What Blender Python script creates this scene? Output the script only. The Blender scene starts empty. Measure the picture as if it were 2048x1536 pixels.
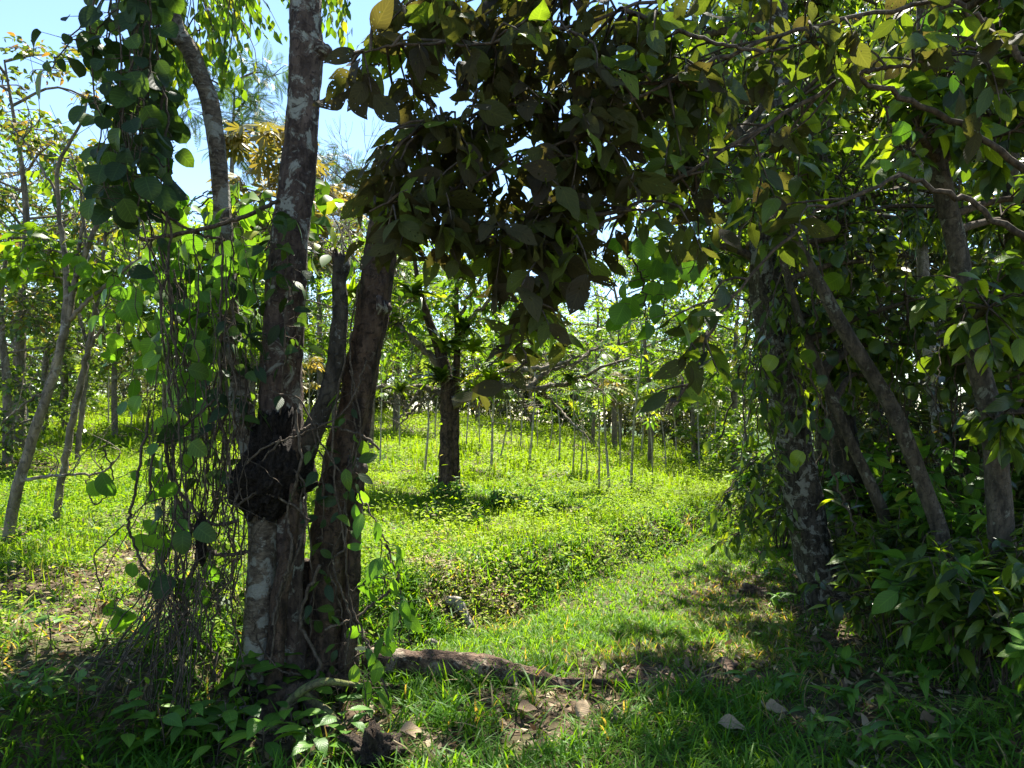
import bpy, math
import numpy as np

R = math.radians
# ------------------------------------------------------------------ camera
scene = bpy.context.scene
C = scene.collection
CAMZ = 1.6
FPX = 1479.0          # focal length in pixels of a 2048 wide picture
HOR = 830.0           # row of the horizon
cam_d = bpy.data.cameras.new("camera")
cam = bpy.data.objects.new("camera", cam_d)
C.objects.link(cam)
cam.location = (0, 0, CAMZ)
cam.rotation_euler = (R(90), 0, 0)
cam_d.sensor_width = 36.0
cam_d.lens = 36.0 * FPX / 2048.0
cam_d.shift_y = (HOR - 768.0) / 2048.0
cam_d.clip_start = 0.05
cam_d.clip_end = 6000
scene.camera = cam
# ------------------------------------------------------------------ sky and sun
SUN_EL = 59.0
SUN_AZ = 10.0         # degrees to the right of the view direction (+Y)
world = bpy.data.worlds.new("World")
scene.world = world
world.use_nodes = True
wn = world.node_tree
wn.nodes.clear()
wo = wn.nodes.new("ShaderNodeOutputWorld")
wb = wn.nodes.new("ShaderNodeBackground")
sky = wn.nodes.new("ShaderNodeTexSky")
sky.sky_type = 'NISHITA'
sky.sun_disc = False
sky.sun_elevation = R(SUN_EL)
sky.sun_rotation = R(SUN_AZ)
sky.air_density = 1.0
sky.dust_density = 0.0
sky.ozone_density = 2.6
wb.inputs[1].default_value = 0.073
wn.links.new(sky.outputs[0], wb.inputs[0])
wn.links.new(wb.outputs[0], wo.inputs[0])
sd = bpy.data.lights.new("sun", 'SUN')
sd.energy = 5.0
sd.angle = R(0.55)
sd.color = (1.0, 0.95, 0.84)
sun = bpy.data.objects.new("sun", sd)
C.objects.link(sun)
S = np.array([math.cos(R(SUN_EL)) * math.sin(R(SUN_AZ)), math.cos(R(SUN_EL)) * math.cos(R(SUN_AZ)), math.sin(R(SUN_EL))])
from mathutils import Vector
sun.rotation_euler = Vector(S.tolist()).to_track_quat('Z', 'Y').to_euler()
sun.location = (0, 0, 30)
scene.view_settings.view_transform = 'Standard'
scene.view_settings.look = 'None'
scene.view_settings.exposure = 2.15
scene.view_settings.gamma = 1.0
scene.render.engine = 'CYCLES'
scene.cycles.max_bounces = 7
scene.cycles.transparent_max_bounces = 12
scene.cycles.transmission_bounces = 5

rng = np.random.default_rng(11)
U = lambda a, b, n=None: rng.uniform(a, b, n)
# ------------------------------------------------------------------ numbers
def hash2(i, j, s):
    h = np.sin(i * 127.1 + j * 311.7 + s * 74.7) * 43758.5453
    return h - np.floor(h)
def noise2(x, y, s=0.0):
    x = np.asarray(x, float); y = np.asarray(y, float)
    i = np.floor(x); j = np.floor(y); fx = x - i; fy = y - j
    fx = fx * fx * (3 - 2 * fx); fy = fy * fy * (3 - 2 * fy)
    a = hash2(i, j, s); b = hash2(i + 1, j, s); c = hash2(i, j + 1, s); d = hash2(i + 1, j + 1, s)
    return (a * (1 - fx) + b * fx) * (1 - fy) + (c * (1 - fx) + d * fx) * fy
def fbm(x, y, s=0.0):
    return (noise2(x, y, s) * 0.55 + noise2(x * 2.1, y * 2.1, s + 3) * 0.3 + noise2(x * 4.3, y * 4.3, s + 7) * 0.15)
def sstep(a, b, x):
    t = np.clip((x - a) / (b - a), 0, 1)
    return t * t * (3 - 2 * t)
def ucoord(x, y):                      # metres uphill (left) of the foot of the bank beside the path
    return -0.819 * (x + 0.5) + 0.574 * (y - 5.1)
def fcoord(x, y):                      # metres into the forest from its edge on the right
    return (x - np.interp(y, [-10, 3, 4.5, 6, 10, 15, 24, 60], [2.0, 1.6, 1.75, 2.15, 3.7, 6.3, 11.5, 30]))
def height(x, y):
    x = np.asarray(x, float); y = np.asarray(y, float)
    u = ucoord(x, y)
    up = np.maximum(u, 0)
    z = 5 * (1 - np.exp(-0.0225 * up)) + 0.33 * sstep(-0.05, 0.45, u) * np.exp(-up / 4)
    z = z - 0.08 * np.maximum(0, np.minimum(x, 25) + 1) * sstep(9, 20, y)
    r = np.hypot(x, y)
    D = np.maximum(0, r - 31)
    z = z - np.where(D < 12, 0.006 * D * D, 0.864 + 0.14 * (D - 12))
    z = np.maximum(z, -28)
    f = np.maximum(fcoord(x, y), 0)
    z = z + 0.25 * (1 - np.exp(-f / 3)) * (y > -5)
    z = z + 0.10 * (fbm(x * 0.5, y * 0.5, 1) - 0.5) + 0.05 * (noise2(x * 2.3, y * 2.3, 5) - 0.5)
    return z
def W(px, py, Y):                      # world point seen at pixel (px,py) at distance Y
    return np.array([(px - 1024) / FPX * Y, Y, CAMZ - (py - HOR) / FPX * Y])
def hit(px, py):                       # where that line of sight meets the terrain
    ys = np.arange(2.0, 60, 0.03)
    x = (px - 1024) / FPX * ys
    z = CAMZ - (py - HOR) / FPX * ys
    k = np.nonzero(z <= height(x, ys))[0]
    k = k[0] if len(k) else len(ys) - 1
    return np.array([x[k], ys[k], height(x[k], ys[k])])
def norm(a):
    return a / np.maximum(np.linalg.norm(a, axis=-1, keepdims=True), 1e-9)
# ------------------------------------------------------------------ object helpers
def props(o, label=None, cat=None, group=None, kind=None):
    if label: o['label'] = label
    if cat: o['category'] = cat
    if group: o['group'] = group
    if kind: o['kind'] = kind
    return o
def thing(name, loc, label, cat, group=None):
    o = bpy.data.objects.new(name, None); C.objects.link(o)
    o.location = tuple(float(v) for v in loc)
    o.empty_display_size = 0.2
    return props(o, label, cat, group)
def link_mesh(name, V, T, mat, parent=None, luv=None, smooth=False):
    """V in world metres; parented meshes are stored relative to the thing's base"""
    V = np.asarray(V, float).reshape(-1, 3)
    if parent is not None:
        V = V - np.array(parent_world(parent))
    me = bpy.data.meshes.new(name)
    T = np.asarray(T, np.int32).reshape(-1, 3)
    me.vertices.add(len(V)); me.vertices.foreach_set("co", V.astype(np.float32).ravel())
    me.loops.add(T.size); me.loops.foreach_set("vertex_index", T.ravel())
    me.polygons.add(len(T)); me.polygons.foreach_set("loop_start", np.arange(0, T.size, 3, dtype=np.int32))
    if smooth:
        me.polygons.foreach_set("use_smooth", np.ones(len(T), bool))
    me.update(calc_edges=True)
    if luv is not None:
        a = me.attributes.new("luv", 'FLOAT_VECTOR', 'POINT')
        a.data.foreach_set("vector", np.asarray(luv, np.float32).ravel())
    me.materials.append(mat)
    o = bpy.data.objects.new(name, me); C.objects.link(o)
    if parent is not None: o.parent = parent
    return o
def parent_world(p):
    v = np.zeros(3)
    while p is not None:
        v = v + np.array(p.location); p = p.parent
    return v
def copy_tree(o, parent=None):
    c = o.copy(); C.objects.link(c); c.parent = parent
    for ch in list(o.children): copy_tree(ch, c)
    return c
# ------------------------------------------------------------------ mesh collectors
def spline(pts, rad, n):
    pts = np.asarray(pts, float); rad = np.asarray(rad, float)
    m = len(pts)
    if m == 2:
        t = np.linspace(0, 1, n)[:, None]
        return pts[0] * (1 - t) + pts[1] * t, rad[0] * (1 - t[:, 0]) + rad[1] * t[:, 0]
    P = np.vstack([2 * pts[0] - pts[1], pts, 2 * pts[-1] - pts[-2]])
    t = np.linspace(0, m - 1 - 1e-6, n)
    k = t.astype(int); f = (t - k)[:, None]
    p0, p1, p2, p3 = P[k], P[k + 1], P[k + 2], P[k + 3]
    q = 0.5 * ((2 * p1) + (-p0 + p2) * f + (2 * p0 - 5 * p1 + 4 * p2 - p3) * f ** 2 + (-p0 + 3 * p1 - 3 * p2 + p3) * f ** 3)
    return q, np.interp(t, np.arange(m), rad)
class Tubes:
    def __init__(s): s.V = []; s.T = []; s.n = 0; s.L = []
    def raw(s, V, T, L=None):
        s.V.append(V); s.T.append(np.asarray(T) + s.n); s.n += len(V)
        s.L.append(np.full((len(V), 3), U(0, 1)) if L is None else L)
    def tube(s, pts, rad, sides=6, n=None, rough=0.0, cap=True, flute=0.0, ph=0.0, wig=0.0):
        pts = np.asarray(pts, float)
        if n is None: n = max(2, len(pts) * 3)
        q, r = spline(pts, rad, n)
        if wig: 
            w = rng.normal(0, wig, (n, 3)); w[0] = 0
            q = q + w
        d = norm(np.gradient(q, axis=0))
        a = np.cross(d, [0.31, 0.2, 0.93]); a2 = np.cross(d, [0.9, 0.3, 0.1])
        a = np.where(np.linalg.norm(a, axis=1, keepdims=True) < 0.25, a2, a)
        a = norm(a)
        for i in range(1, n):        # keep the frame from twisting
            v = a[i - 1] - d[i] * np.dot(a[i - 1], d[i]); a[i] = v / max(np.linalg.norm(v), 1e-9)
        b = np.cross(d, a)
        th = np.linspace(0, 2 * np.pi, sides, endpoint=False)
        rr = np.repeat(r[:, None], sides, 1)
        if rough:
            ln = np.concatenate([[0], np.cumsum(np.linalg.norm(np.diff(q, axis=0), axis=1))])
            cx = np.cos(th)[None] * 1.3; cy = np.sin(th)[None] * 1.3
            L = ln[:, None]
            e = (noise2(cx * 2 + 9 + ph, L * 3 + cy * 2, ph) - .5) * 1.2 + (noise2(cx * 5 + ph, L * 11 + cy * 5, ph + 2) - .5) * .7 + (noise2(cx * 11, L * 35 + cy * 11, ph + 4) - .5) * .4
            rr = rr * (1 + rough * e)
        if flute:
            rr = rr * (1 + flute * np.cos(3 * th + ph)[None] * 0.6 + flute * 0.5 * np.cos(5 * th - ph)[None])
        V = q[:, None] + a[:, None] * (np.cos(th)[None, :, None] * rr[..., None]) + b[:, None] * (np.sin(th)[None, :, None] * rr[..., None])
        V = V.reshape(-1, 3)
        i = np.arange(n - 1)[:, None] * sides; j = np.arange(sides)[None]
        A = i + j; B = i + (j + 1) % sides; Cc = B + sides; D = A + sides
        T = np.concatenate([np.stack([A, B, Cc], -1).reshape(-1, 3), np.stack([A, Cc, D], -1).reshape(-1, 3)])
        if cap:
            c0 = len(V); V = np.vstack([V, q[0] , q[-1]])
            jj = np.arange(sides)
            T = np.concatenate([T, np.stack([np.full(sides, c0), (jj + 1) % sides, jj], -1),
                                np.stack([np.full(sides, c0 + 1), (n - 1) * sides + jj, (n - 1) * sides + (jj + 1) % sides], -1)])
        s.raw(V, T)
        return q
    def build(s, name, mat, parent=None, smooth=True):
        return link_mesh(name, np.concatenate(s.V), np.concatenate(s.T), mat, parent, np.concatenate(s.L), smooth)
# leaf templates: unit length along y, x across, z up. returns V, T, uv
def leaf_tpl(wr=0.42, seg=4, shape='ell', fold=0.12):
    ts = np.linspace(0, 1, seg + 1)
    V = []; UV = []; T = []
    for k, t in enumerate(ts):
        if shape == 'ell': w = math.sin(math.pi * t ** 0.85) ** 0.9 * (1 - 0.15 * t)
        elif shape == 'lance': w = math.sin(math.pi * t ** 0.75) ** 1.1
        elif shape == 'round': w = math.sqrt(max(0, 1 - (2 * t - 1) ** 2)) if 0 < t < 1 else 0
        elif shape == 'heart': w = 1.05 * math.sin(math.pi * min(1, (t * 0.82 + 0.18)) ** 1.25) ** 0.8 if 0 < t < 1 else 0
        elif shape == 'obov': w = math.sin(math.pi * t ** 1.5) ** 0.8
        w = max(w, 0) * wr * 0.5 * 2 * 0.5
        if k in (0, seg):
            V.append((0, t, 0)); UV.append((0, t))
        else:
            V += [(-w, t, fold * w), (0, t, 0), (w, t, fold * w)]
            UV += [(-1, t), (0, t), (1, t)]
    T += [(0, 2, 1), (0, 3, 2)]
    for k in range(seg - 2):
        a = 1 + 3 * k; b = a + 3
        T += [(a, a + 1, b + 1), (a, b + 1, b), (a + 1, a + 2, b + 2), (a + 1, b + 2, b + 1)]
    a = 1 + 3 * (seg - 2); e = a + 3
    T += [(a, a + 1, e), (a + 1, a + 2, e)]
    return np.array(V, float), np.array(T), np.array(UV, float)
def merge_tpl(items):                 # items: (tpl, scale, matrix3 columns x,y,z axes, offset)
    V = []; T = []; UV = []; n = 0
    for (v, t, uv), sc, M, off in items:
        V.append((v * sc) @ np.array(M, float) + np.array(off)); T.append(t + n); UV.append(uv); n += len(v)
    return np.vstack(V), np.vstack(T), np.vstack(UV)
def axes(d, up=(0, 0, 1)):
    d = norm(np.array(d, float)); x = norm(np.cross(d, up)); z = np.cross(x, d)
    return [x, d, z]
def stalk_tpl(w=0.012):
    return (np.array([(-w, 0, 0), (w, 0, 0), (w * .6, 1, 0), (-w * .6, 1, 0)], float), np.array([(0, 1, 2), (0, 2, 3)]), np.array([(0, 0), (0, 0), (0, 1), (0, 1)], float))
def pinnate(pairs=8, wr=0.35, ll=0.3, seg=2):
    it = [(stalk_tpl(0.008), 1.0, axes((0, 1, 0)), (0, 0, 0))]
    lf = leaf_tpl(wr, seg, 'lance', 0.1)
    for k in range(pairs):
        t = 0.2 + 0.75 * k / (pairs - 1)
        l = ll * math.sin(math.pi * (0.18 + 0.72 * k / (pairs - 1))) ** 0.6
        for s in (-1, 1):
            it.append((lf, l, axes((s * 0.9, 0.45, -0.12)), (0, t, 0)))
    it.append((lf, ll * 0.7, axes((0, 1, -0.1)), (0, 0.97, 0)))
    return merge_tpl(it)
def palmate(n=8, wr=0.3, seg=3, droop=0.5, stalk=0.45):
    it = [(stalk_tpl(0.01), stalk, axes((0, 1, 0)), (0, 0, 0))]
    lf = leaf_tpl(wr, seg, 'obov', 0.12)
    for k in range(n):
        a = 2 * math.pi * (k + 0.3) / n
        it.append((lf, 0.55, axes((math.sin(a), math.cos(a), -droop)), (0, stalk, 0)))
    return merge_tpl(it)
def blade_tpl(w=0.03, seg=3):
    V = []; UV = []; T = []
    for k in range(seg):
        t = k / seg; ww = w * (1 - 0.75 * t ** 1.5)
        V += [(-ww, t, 0), (ww, t, 0)]; UV += [(-1, t), (1, t)]
    V.append((0, 1, 0)); UV.append((0, 1))
    for k in range(seg - 1):
        a = 2 * k; T += [(a, a + 1, a + 3), (a, a + 3, a + 2)]
    a = 2 * (seg - 1); T.append((a, a + 1, a + 2))
    return np.array(V, float), np.array(T), np.array(UV, float)
TP = dict(dead=leaf_tpl(.8, 8, 'ell', .35),
    ell=leaf_tpl(0.50, 7, 'ell'), ell_lo=leaf_tpl(0.46, 3, 'ell', 0.2), ell_big=leaf_tpl(0.55, 9, 'ell', 0.1),
    lance=leaf_tpl(0.30, 6, 'lance', 0.2), lance_lo=leaf_tpl(0.32, 3, 'lance', 0.25),
    round=leaf_tpl(0.84, 8, 'round', 0.3), round_lo=leaf_tpl(0.8, 4, 'round', 0.15), heart=leaf_tpl(0.85, 8, 'heart', 0.12),
    tiny=leaf_tpl(0.5, 2, 'ell', 0.2), pinn=pinnate(8), pinn_lo=pinnate(6, 0.45, 0.34), fern=pinnate(14, 0.22, 0.22),
    palm=palmate(), palm_lo=palmate(7, 0.34, 2), blade=blade_tpl(0.035, 4), blade_lo=blade_tpl(0.05, 2), strap=blade_tpl(0.055, 6))
class Leaves:
    def __init__(s): s.V = []; s.T = []; s.L = []; s.n = 0
    def add(s, tpl, pos, axis, up, size, bend=0.2, width=1.0, rnd=None, curl=0.0):
        V, T, UV = TP[tpl] if isinstance(tpl, str) else tpl
        pos = np.atleast_2d(pos); N = len(pos)
        if N == 0: return
        axis = norm(np.broadcast_to(np.asarray(axis, float), (N, 3)))
        up = np.broadcast_to(np.asarray(up, float), (N, 3))
        x = np.cross(axis, up); bad = np.linalg.norm(x, axis=1) < 1e-3
        x = np.where(bad[:, None], np.array([1.0, 0, 0]), x); x = norm(x); z = np.cross(x, axis)
        size = np.broadcast_to(np.asarray(size, float), (N,))
        bend = np.broadcast_to(np.asarray(bend, float), (N,)); width = np.broadcast_to(np.asarray(width, float), (N,))
        curl = np.broadcast_to(np.asarray(curl, float), (N,))
        lx = V[None, :, 0] * width[:, None]; ly = V[None, :, 1]; lz = V[None, :, 2] - bend[:, None] * V[None, :, 1] ** 2 + curl[:, None] * np.sin(V[None, :, 1] * 9 + V[None, :, 0] * 5)
        ly = ly * (1 - 0.35 * np.abs(bend[:, None]) * ly)
        P = pos[:, None] + size[:, None, None] * (lx[..., None] * x[:, None] + ly[..., None] * axis[:, None] + lz[..., None] * z[:, None])
        s.V.append(P.reshape(-1, 3))
        s.T.append((T[None] + (np.arange(N) * len(V))[:, None, None] + s.n).reshape(-1, 3))
        if rnd is None: rnd = rng.random(N)
        L = np.empty((N, len(V), 3)); L[..., 0] = UV[None, :, 0]; L[..., 1] = UV[None, :, 1]; L[..., 2] = np.asarray(rnd)[:, None]
        s.L.append(L.reshape(-1, 3)); s.n += N * len(V)
    def build(s, name, mat, parent=None):
        return link_mesh(name, np.concatenate(s.V), np.concatenate(s.T), mat, parent, np.concatenate(s.L), False)
# ------------------------------------------------------------------ materials
def nt(name):
    m = bpy.data.materials.new(name); m.use_nodes = True
    t = m.node_tree; t.nodes.clear()
    return m, t, t.nodes.new("ShaderNodeOutputMaterial")
def mth(t, op, a, b=None, c=None):
    n = t.nodes.new("ShaderNodeMath"); n.operation = op
    for i, v in enumerate((a, b, c)):
        if v is None: continue
        if isinstance(v, (int, float)): n.inputs[i].default_value = v
        else: t.links.new(v, n.inputs[i])
    return n.outputs[0]
def ramp(t, fac, stops, interp='LINEAR'):
    n = t.nodes.new("ShaderNodeValToRGB"); n.color_ramp.interpolation = interp
    e = n.color_ramp.elements
    while len(e) < len(stops): e.new(0.5)
    for k, (p, c) in enumerate(stops):
        e[k].position = p; e[k].color = (c[0], c[1], c[2], 1)
    t.links.new(fac, n.inputs[0]); return n.outputs[0]
def mixc(t, fac, a, b, mode='MIX'):
    n = t.nodes.new("ShaderNodeMix"); n.data_type = 'RGBA'; n.blend_type = mode
    for i, v in ((0, fac), (6, a), (7, b)):
        if isinstance(v, (int, float)): n.inputs[i].default_value = v
        elif isinstance(v, tuple): n.inputs[i].default_value = (*v, 1)
        else: t.links.new(v, n.inputs[i])
    return n.outputs[2]
def tnoise(t, vec, scale, detail=4, rough=0.6, dist=0.0):
    n = t.nodes.new("ShaderNodeTexNoise"); n.inputs['Scale'].default_value = scale
    n.inputs['Detail'].default_value = detail; n.inputs['Roughness'].default_value = rough
    n.inputs['Distortion'].default_value = dist
    if vec is not None: t.links.new(vec, n.inputs['Vector'])
    return n.outputs['Fac']
def leaf_mat(name, stops, trans=0.45, tint=(1.35, 1.25, 0.5), rough=0.42, spec=0.35, veins=0.0, holes=0.0, vfreq=9.0):
    m, t, out = nt(name)
    at = t.nodes.new("ShaderNodeAttribute"); at.attribute_name = "luv"
    sp = t.nodes.new("ShaderNodeSeparateXYZ"); t.links.new(at.outputs['Vector'], sp.inputs[0])
    u, v, r = sp.outputs
    col = ramp(t, r, stops)
    bs = t.nodes.new("ShaderNodeBsdfPrincipled")
    if veins:
        au = mth(t, 'ABSOLUTE', u)
        w = mth(t, 'SUBTRACT', mth(t, 'MULTIPLY', v, vfreq), mth(t, 'MULTIPLY', au, vfreq * 0.28))
        w = mth(t, 'PINGPONG', w, 0.5)
        lat = mth(t, 'LESS_THAN', w, 0.07)
        mid = mth(t, 'LESS_THAN', au, 0.06)
        vv = mth(t, 'MULTIPLY', mth(t, 'MAXIMUM', lat, mid), veins)
        col = mixc(t, vv, col, mixc(t, 1.0, col, (1.6, 1.55, 1.4), 'MULTIPLY'))
        bm = t.nodes.new("ShaderNodeBump"); bm.inputs['Strength'].default_value = 0.35; bm.inputs['Distance'].default_value = 0.004
        t.links.new(mth(t, 'SUBTRACT', 1.0, w), bm.inputs['Height']); t.links.new(bm.outputs[0], bs.inputs['Normal'])
    t.links.new(col, bs.inputs['Base Color'])
    bs.inputs['Roughness'].default_value = rough; bs.inputs['Specular IOR Level'].default_value = spec
    tr = t.nodes.new("ShaderNodeBsdfTranslucent")
    t.links.new(mixc(t, 1.0, col, tint, 'MULTIPLY'), tr.inputs[0])
    mx = t.nodes.new("ShaderNodeMixShader"); mx.inputs[0].default_value = trans
    t.links.new(bs.outputs[0], mx.inputs[1]); t.links.new(tr.outputs[0], mx.inputs[2])
    sh = mx.outputs[0]
    if holes:
        cb = t.nodes.new("ShaderNodeCombineXYZ")
        t.links.new(u, cb.inputs[0]); t.links.new(mth(t, 'MULTIPLY', v, 2.5), cb.inputs[1]); t.links.new(mth(t, 'MULTIPLY', r, 60), cb.inputs[2])
        h = mth(t, 'GREATER_THAN', tnoise(t, cb.outputs[0], 4.0, 1, 0.4), holes)
        tp = t.nodes.new("ShaderNodeBsdfTransparent"); m2 = t.nodes.new("ShaderNodeMixShader")
        t.links.new(h, m2.inputs[0]); t.links.new(sh, m2.inputs[1]); t.links.new(tp.outputs[0], m2.inputs[2]); sh = m2.outputs[0]
    t.links.new(sh, out.inputs[0])
    return m
def bark_mat(name, dark, mid, pale, pale_amt=0.6, scale=9, bump=0.6, stretch=(1, 1, 0.35)):
    m, t, out = nt(name)
    tc = t.nodes.new("ShaderNodeTexCoord"); mp = t.nodes.new("ShaderNodeMapping"); mp.inputs['Scale'].default_value = stretch
    t.links.new(tc.outputs['Object'], mp.inputs[0])
    n1 = tnoise(t, mp.outputs[0], scale * 2.2, 6, 0.65)
    n2 = tnoise(t, tc.outputs['Object'], scale, 9, 0.68, 0.6)
    n3 = tnoise(t, tc.outputs['Object'], scale * 9, 3, 0.6)
    n4 = tnoise(t, tc.outputs['Object'], scale * 3.1, 5, 0.6, 0.8)
    col = ramp(t, n1, [(0.36, dark), (0.56, mid), (0.72, tuple(1.6 * c for c in mid))])
    col = mixc(t, ramp(t, n4, [(0.54, (0, 0, 0)), (0.62, (.8, .8, .8))]), col, dark)
    lich = ramp(t, n2, [(pale_amt - 0.01, (0, 0, 0)), (pale_amt + 0.04, (1, 1, 1))])
    fine = ramp(t, n4, [(0.30, (1, 1, 1)), (0.38, (0, 0, 0))])
    lich = mth(t, 'MAXIMUM', lich, mth(t, 'MULTIPLY', fine, 0.55))
    col = mixc(t, lich, col, mixc(t, n3, pale, tuple(0.5 * c for c in pale)))
    bs = t.nodes.new("ShaderNodeBsdfPrincipled"); t.links.new(col, bs.inputs['Base Color'])
    bs.inputs['Roughness'].default_value = 0.9; bs.inputs['Specular IOR Level'].default_value = 0.2
    bm = t.nodes.new("ShaderNodeBump"); bm.inputs['Strength'].default_value = bump; bm.inputs['Distance'].default_value = 0.035
    t.links.new(mth(t, 'ADD', mth(t, 'ADD', n1, n4), mth(t, 'MULTIPLY', n3, 0.4)), bm.inputs['Height']); t.links.new(bm.outputs[0], bs.inputs['Normal'])
    t.links.new(bs.outputs[0], out.inputs[0])
    return m
G = lambda r, g, b: (r, g, b)
M = {}
M['bark_main'] = bark_mat('bark_lichen', G(.03, .021, .018), G(.095, .068, .054), G(.34, .34, .29), 0.55, 8)
M['bark_pale'] = bark_mat('bark_pale_banded', G(.05, .036, .026), G(.15, .12, .085), G(.34, .33, .27), 0.53, 9, 0.6, (1, 1, 2.5))
M['bark_rough'] = bark_mat('bark_rough_brown', G(.022, .016, .012), G(.10, .066, .044), G(.22, .19, .15), 0.64, 8, 1.0)
M['bark_dark'] = bark_mat('bark_dark', G(.02, .017, .013), G(.065, .055, .04), G(.36, .36, .32), 0.62, 6, 0.9)
M['bark_forest'] = bark_mat('bark_forest', G(.03, .026, .019), G(.09, .074, .053), G(.22, .22, .17), 0.60, 9)
M['bark_thin'] = bark_mat('bark_thin_grey', G(.10, .09, .07), G(.25, .22, .17), G(.42, .41, .36), 0.55, 10)
M['bark_far'] = bark_mat('bark_far', G(.07, .06, .045), G(.18, .15, .11), G(.34, .32, .28), 0.58, 5)
M['bark_sapling'] = bark_mat('bark_sapling', G(.16, .14, .11), G(.36, .32, .26), G(.55, .53, .47), 0.5, 12)
M['bark_white'] = bark_mat('bark_white_streaked', G(.022, .018, .014), G(.085, .072, .055), G(.36, .35, .30), 0.53, 12, 1.0, (1, 1, .25))
M['clay'] = bark_mat('clay', G(.25, .08, .03), G(.45, .16, .07), G(.5, .25, .12), 0.6, 20)
M['stump'] = bark_mat('stump', G(.02, .014, .01), G(.07, .05, .035), G(.14, .11, .08), 0.6, 20, 1.0)
M['twig'] = bark_mat('twig_brown', G(.03, .024, .018), G(.09, .068, .048), G(.17, .15, .11), 0.62, 20, 0.2)
M['vine'] = bark_mat('vine_stem', G(.03, .023, .016), G(.09, .07, .05), G(.20, .16, .11), 0.6, 25, 0.3)
M['moss'] = bark_mat('mossy_wood', G(.04, .04, .02), G(.12, .11, .05), G(.20, .22, .07), 0.5, 12)
M['dead_wood'] = bark_mat('dead_wood', G(.03, .02, .014), G(.13, .085, .058), G(.32, .26, .19), 0.55, 9, 1.0, (.35, 1, 1))
M['grey_wood'] = bark_mat('weathered_wood', G(.10, .085, .07), G(.30, .27, .23), G(.45, .42, .38), 0.5, 14, 0.8)
M['nest'] = bark_mat('nest_black', G(.008, .006, .005), G(.035, .027, .021), G(.075, .06, .048), 0.62, 26, 1.0, (1, 1, 1))
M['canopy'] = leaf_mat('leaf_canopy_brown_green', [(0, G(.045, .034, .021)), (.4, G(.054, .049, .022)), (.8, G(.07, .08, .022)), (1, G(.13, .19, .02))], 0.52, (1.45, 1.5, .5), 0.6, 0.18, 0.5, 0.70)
M['olive'] = leaf_mat('leaf_olive', [(0, G(.03, .04, .014)), (.5, G(.05, .075, .018)), (.85, G(.08, .13, .02)), (1, G(.16, .22, .02))], 0.48, (1.7, 1.6, .4), 0.4, 0.4, 0.5, 0, 8)
M['vleaf'] = leaf_mat('leaf_vine_round', [(0, G(.020, .036, .018)), (.6, G(.032, .062, .020)), (1, G(.08, .14, .02))], 0.42, (1.6, 1.6, .45), 0.5, 0.22, 0.8, 0, 7)
M['overhead'] = leaf_mat('leaf_overhead', [(0, G(.03, .06, .015)), (.6, G(.06, .11, .02)), (1, G(.12, .18, .02))], 0.45, (1.6, 1.5, .4), 0.5, 0.4, 0.4)
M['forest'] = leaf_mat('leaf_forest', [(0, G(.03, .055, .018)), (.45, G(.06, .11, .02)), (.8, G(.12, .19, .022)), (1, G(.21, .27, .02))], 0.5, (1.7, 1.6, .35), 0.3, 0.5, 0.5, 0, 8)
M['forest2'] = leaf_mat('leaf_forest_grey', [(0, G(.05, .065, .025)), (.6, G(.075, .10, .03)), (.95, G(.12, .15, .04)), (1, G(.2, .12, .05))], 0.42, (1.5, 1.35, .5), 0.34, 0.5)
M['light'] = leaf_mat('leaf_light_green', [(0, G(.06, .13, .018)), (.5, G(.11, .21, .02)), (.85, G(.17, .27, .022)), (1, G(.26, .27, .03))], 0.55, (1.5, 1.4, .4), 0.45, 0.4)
M['far'] = leaf_mat('leaf_far', [(0, G(.06, .12, .022)), (.6, G(.10, .18, .03)), (1, G(.18, .24, .04))], 0.55, (1.45, 1.35, .5), 0.5, 0.4)  # leaf colour lightened to stand in for distance haze
M['orange'] = leaf_mat('leaf_orange_green', [(0, G(.05, .10, .02)), (.55, G(.10, .17, .03)), (.85, G(.20, .20, .03)), (1, G(.30, .17, .05))], 0.45, (1.4, 1.2, .5), 0.5, 0.4)
M['yellow'] = leaf_mat('leaf_golden', [(0, G(.11, .12, .03)), (.5, G(.17, .15, .04)), (1, G(.25, .20, .07))], 0.45, (1.35, 1.2, .5), 0.5, 0.4)
M['dark_fern'] = leaf_mat('leaf_dark_feathery', [(0, G(.03, .065, .02)), (1, G(.07, .12, .03))], 0.4, (1.4, 1.4, .5), 0.5, 0.4)
M['grass'] = leaf_mat('grass_blade', [(0, G(.04, .11, .014)), (.5, G(.075, .19, .016)), (.88, G(.15, .28, .018)), (.93, G(.20, .17, .07)), (1, G(.30, .24, .13))], 0.5, (2.0, 1.6, .3), 0.5, 0.2)
M['weed'] = leaf_mat('weed_leaf', [(0, G(.14, .22, .012)), (.45, G(.20, .29, .013)), (.9, G(.26, .35, .016)), (.96, G(.24, .22, .07)), (1, G(.30, .25, .14))], 0.45, (1.2, 1.3, .4), 0.65, 0.15)
M['herb'] = leaf_mat('herb_leaf', [(0, G(.05, .12, .02)), (.6, G(.09, .20, .025)), (1, G(.15, .27, .03))], 0.45, (1.5, 1.5, .4), 0.42, 0.28, 0.7)
M['dry'] = leaf_mat('dead_leaf', [(0, G(.07, .045, .028)), (.5, G(.17, .115, .07)), (.85, G(.32, .24, .15)), (1, G(.45, .38, .26))], 0.2, (1.1, 1, .8), 0.7, 0.2, 0.4)
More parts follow.
